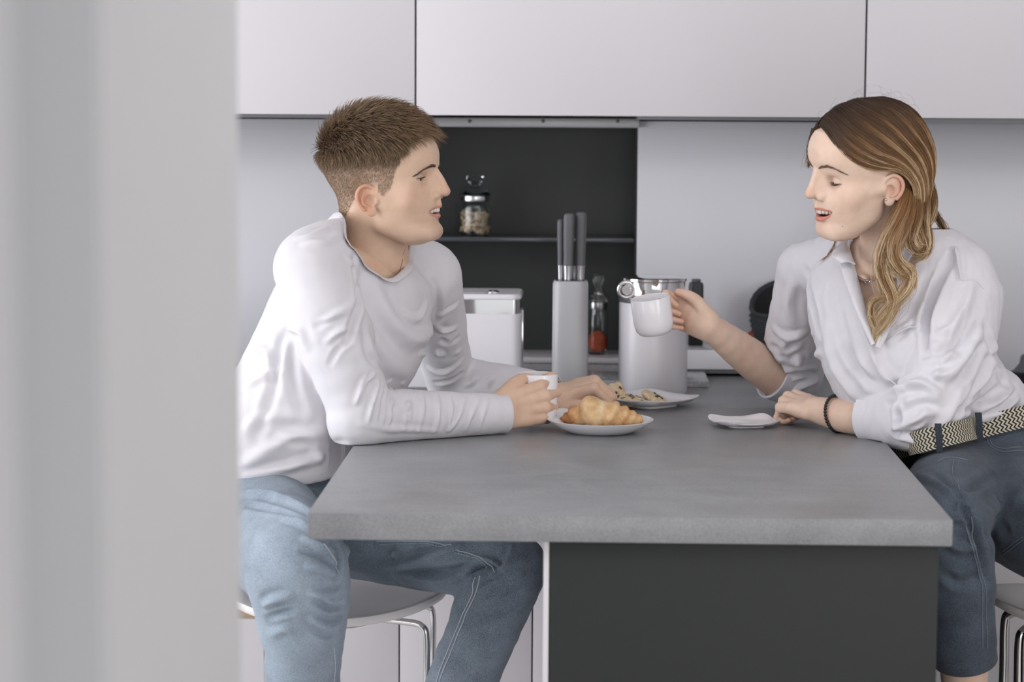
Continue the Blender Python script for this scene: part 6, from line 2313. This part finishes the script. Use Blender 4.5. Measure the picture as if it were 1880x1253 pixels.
def lock(pts, rads, n, c0=.4, c1=1.0, twist=2.0, flat=.55, rad=.00030, streak=.3, core=True):
    """A curl of hair: strands wound loosely round a 3-D guide, with a solid core."""
    n = int(n * 1.25)
    L = resample(catmull(np.array(pts), 8), K)
    for _ in range(2):
        L[1:-1] = .5 * L[1:-1] + .25 * (L[:-2] + L[2:])
    Rr = np.interp(np.linspace(0, 1, K), np.linspace(0, 1, len(rads)), rads)
    T = np.gradient(L, axis=0); T /= np.linalg.norm(T, axis=1)[:, None]
    vd = np.array([0, 1.0, 0])
    Nn = np.cross(T, vd); Nn /= np.linalg.norm(Nn, axis=1)[:, None]
    B = np.cross(T, Nn)
    tt = np.linspace(0, 1, K)
    ang = RNG.uniform(0, 2 * math.pi, n); q = np.sqrt(RNG.uniform(.12, 1, n))
    A = ang[:, None] + twist * tt[None] * RNG.uniform(.7, 1.3, (n, 1))
    wob = 1 + .18 * np.sin(tt[None] * RNG.uniform(4, 10, (n, 1)) + RNG.uniform(0, 6, (n, 1)))
    rr = q[:, None] * Rr[None] * wob
    S = L[None] + rr[..., None] * (np.cos(A)[..., None] * Nn[None] + flat * np.sin(A)[..., None] * B[None])
    wv = RNG.normal(0, 1, (n, 1, 3)) * np.sin(tt[None, :, None] * RNG.uniform(2, 7, (n, 1, 1)) + RNG.uniform(0, 6.3, (n, 1, 1)))
    S = S + wv * np.where(RNG.random((n, 1, 1)) < .30, .0050, .0016) * np.sin(tt * 1.6)[None, :, None]
    st = np.where(np.sin(ang * 3 + twist) > .2, streak, -streak * .8) + RNG.uniform(-.15, .15, n)
    g_end = RNG.uniform(.86, 1.0, n)
    ALL_S.append(S); ALL_R.append(np.full((n, K), rad) * np.array([.8] + [1] * (K - 5) + [.85, .7, .45, .2])); ALL_C.append(colour(tt, st, c0, c1, n))


Y0 = 4.30
lock([P(1664, 345, 4.345), P(1660, 382, 4.310), P(1640, 420, 4.295), P(1622, 460, 4.292), P(1618, 500, 4.296), P(1634, 530, 4.298), P(1648, 552, 4.300), P(1632, 585, 4.305), P(1608, 612, 4.315)], [.008, .011, .012, .011, .010, .010, .009, .008, .006], 520, .45, 1.0, 1.2, .5)
lock([P(1670, 352, 4.345), P(1668, 395, 4.315), P(1652, 435, 4.300), P(1634, 470, 4.290), P(1650, 500, 4.288), P(1678, 505, 4.292), P(1668, 532, 4.296), P(1640, 556, 4.302), P(1612, 590, 4.31)], [.008, .012, .012, .011, .011, .010, .009, .008, .006], 520, .40, .98, 1.6, .5)
lock([P(1672, 350, 4.355), P(1680, 395, 4.335), P(1672, 430, 4.312), P(1676, 455, 4.300), P(1692, 462, 4.305), P(1690, 440, 4.330), P(1680, 420, 4.345)], [.010, .015, .014, .011, .009, .008, .004], 420, .40, .85, 1.5, .6)
lock([P(1655, 410, 4.300), P(1640, 450, 4.285), P(1646, 480, 4.280), P(1664, 500, 4.284), P(1676, 498, 4.288), P(1660, 540, 4.294), P(1636, 562, 4.300)], [.006, .011, .012, .011, .009, .009, .006], 360, .55, 1.0, 1.8, .45)
lock([P(1640, 545, 4.305), P(1612, 548, 4.312), P(1600, 560, 4.316), P(1603, 585, 4.320), P(1613, 605, 4.322), P(1606, 628, 4.322)], [.004, .007, .007, .007, .008, .006], 240, .6, 1.0, 1.2, .5)
lock([P(1656, 362, 4.335), P(1640, 398, 4.318), P(1624, 432, 4.312), P(1612, 470, 4.318), P(1612, 520, 4.330), P(1624, 560, 4.318)], [.005, .006, .005, .004, .002, .001], 140, .45, .95, .8, .5)
lock([P(1700, 330, 4.40), P(1708, 370, 4.39), P(1702, 405, 4.375), P(1688, 425, 4.355), P(1668, 432, 4.335)], [.012, .014, .012, .008, .003], 360, .25, .75, 1.0, .7)
lock([P(1690, 330, 4.375), P(1694, 375, 4.360), P(1696, 410, 4.345), P(1704, 440, 4.338), P(1700, 468, 4.328), P(1682, 478, 4.315)], [.012, .014, .012, .009, .007, .002], 340, .30, .85, 1.2, .6)
lock([P(1712, 385, 4.43), P(1722, 402, 4.44), P(1732, 418, 4.44), P(1741, 431, 4.44)], [.006, .006, .006, .002], 160, .25, .45, .6, .6)
# loose single hairs round the crown
fl_S = []
for k in range(34):
    a0 = RNG.uniform(-.9, 1.2)
    b = np.array([RNG.uniform(-.05, .05), -.01 + .105 * math.sin(a0), .083 + .088 * math.cos(a0)])
    d = np.array([RNG.normal(0, .3), math.sin(a0) + RNG.normal(-.5, .5), math.cos(a0)]); d /= np.linalg.norm(d)
    e = np.array([0, -math.cos(a0), math.sin(a0)]) * RNG.choice([-1, 1])
    tq = np.linspace(0, 1, K)[:, None]
    ln = RNG.uniform(.020, .034)
    fl_S.append(b - d * .014 + d * ln * .45 * np.sin(tq * 2.4) + e * ln * tq * RNG.uniform(.5, 1.4))
S = np.array(fl_S)
S = f2w(S.reshape(-1, 3)).reshape(S.shape)
ALL_S.append(S); ALL_R.append(np.full((len(S), K), .00013)); ALL_C.append(np.tile(root_c * 1.2, (len(S), K, 1)))
# thin lock on the far side of the face, falling on the collar
lock([P(1494, 236, 4.46), P(1487, 262, 4.462), P(1485, 300, 4.465), P(1484, 308, 4.468)], [.004, .003, .0016, .0006], 70, .05, .3, .5, .5)
lock([P(1536, 436, 4.42), P(1531, 452, 4.41), P(1522, 468, 4.40), P(1506, 480, 4.40)], [.0015, .0012, .001, .0006], 16, .4, .6, .5, .5)
S, R_, C = np.concatenate(ALL_S), np.concatenate(ALL_R), np.concatenate(ALL_C)
so = strands('hair_strands', S, R_, C, 'hair_woman', hair_o)
tag(so, kind='stuff')
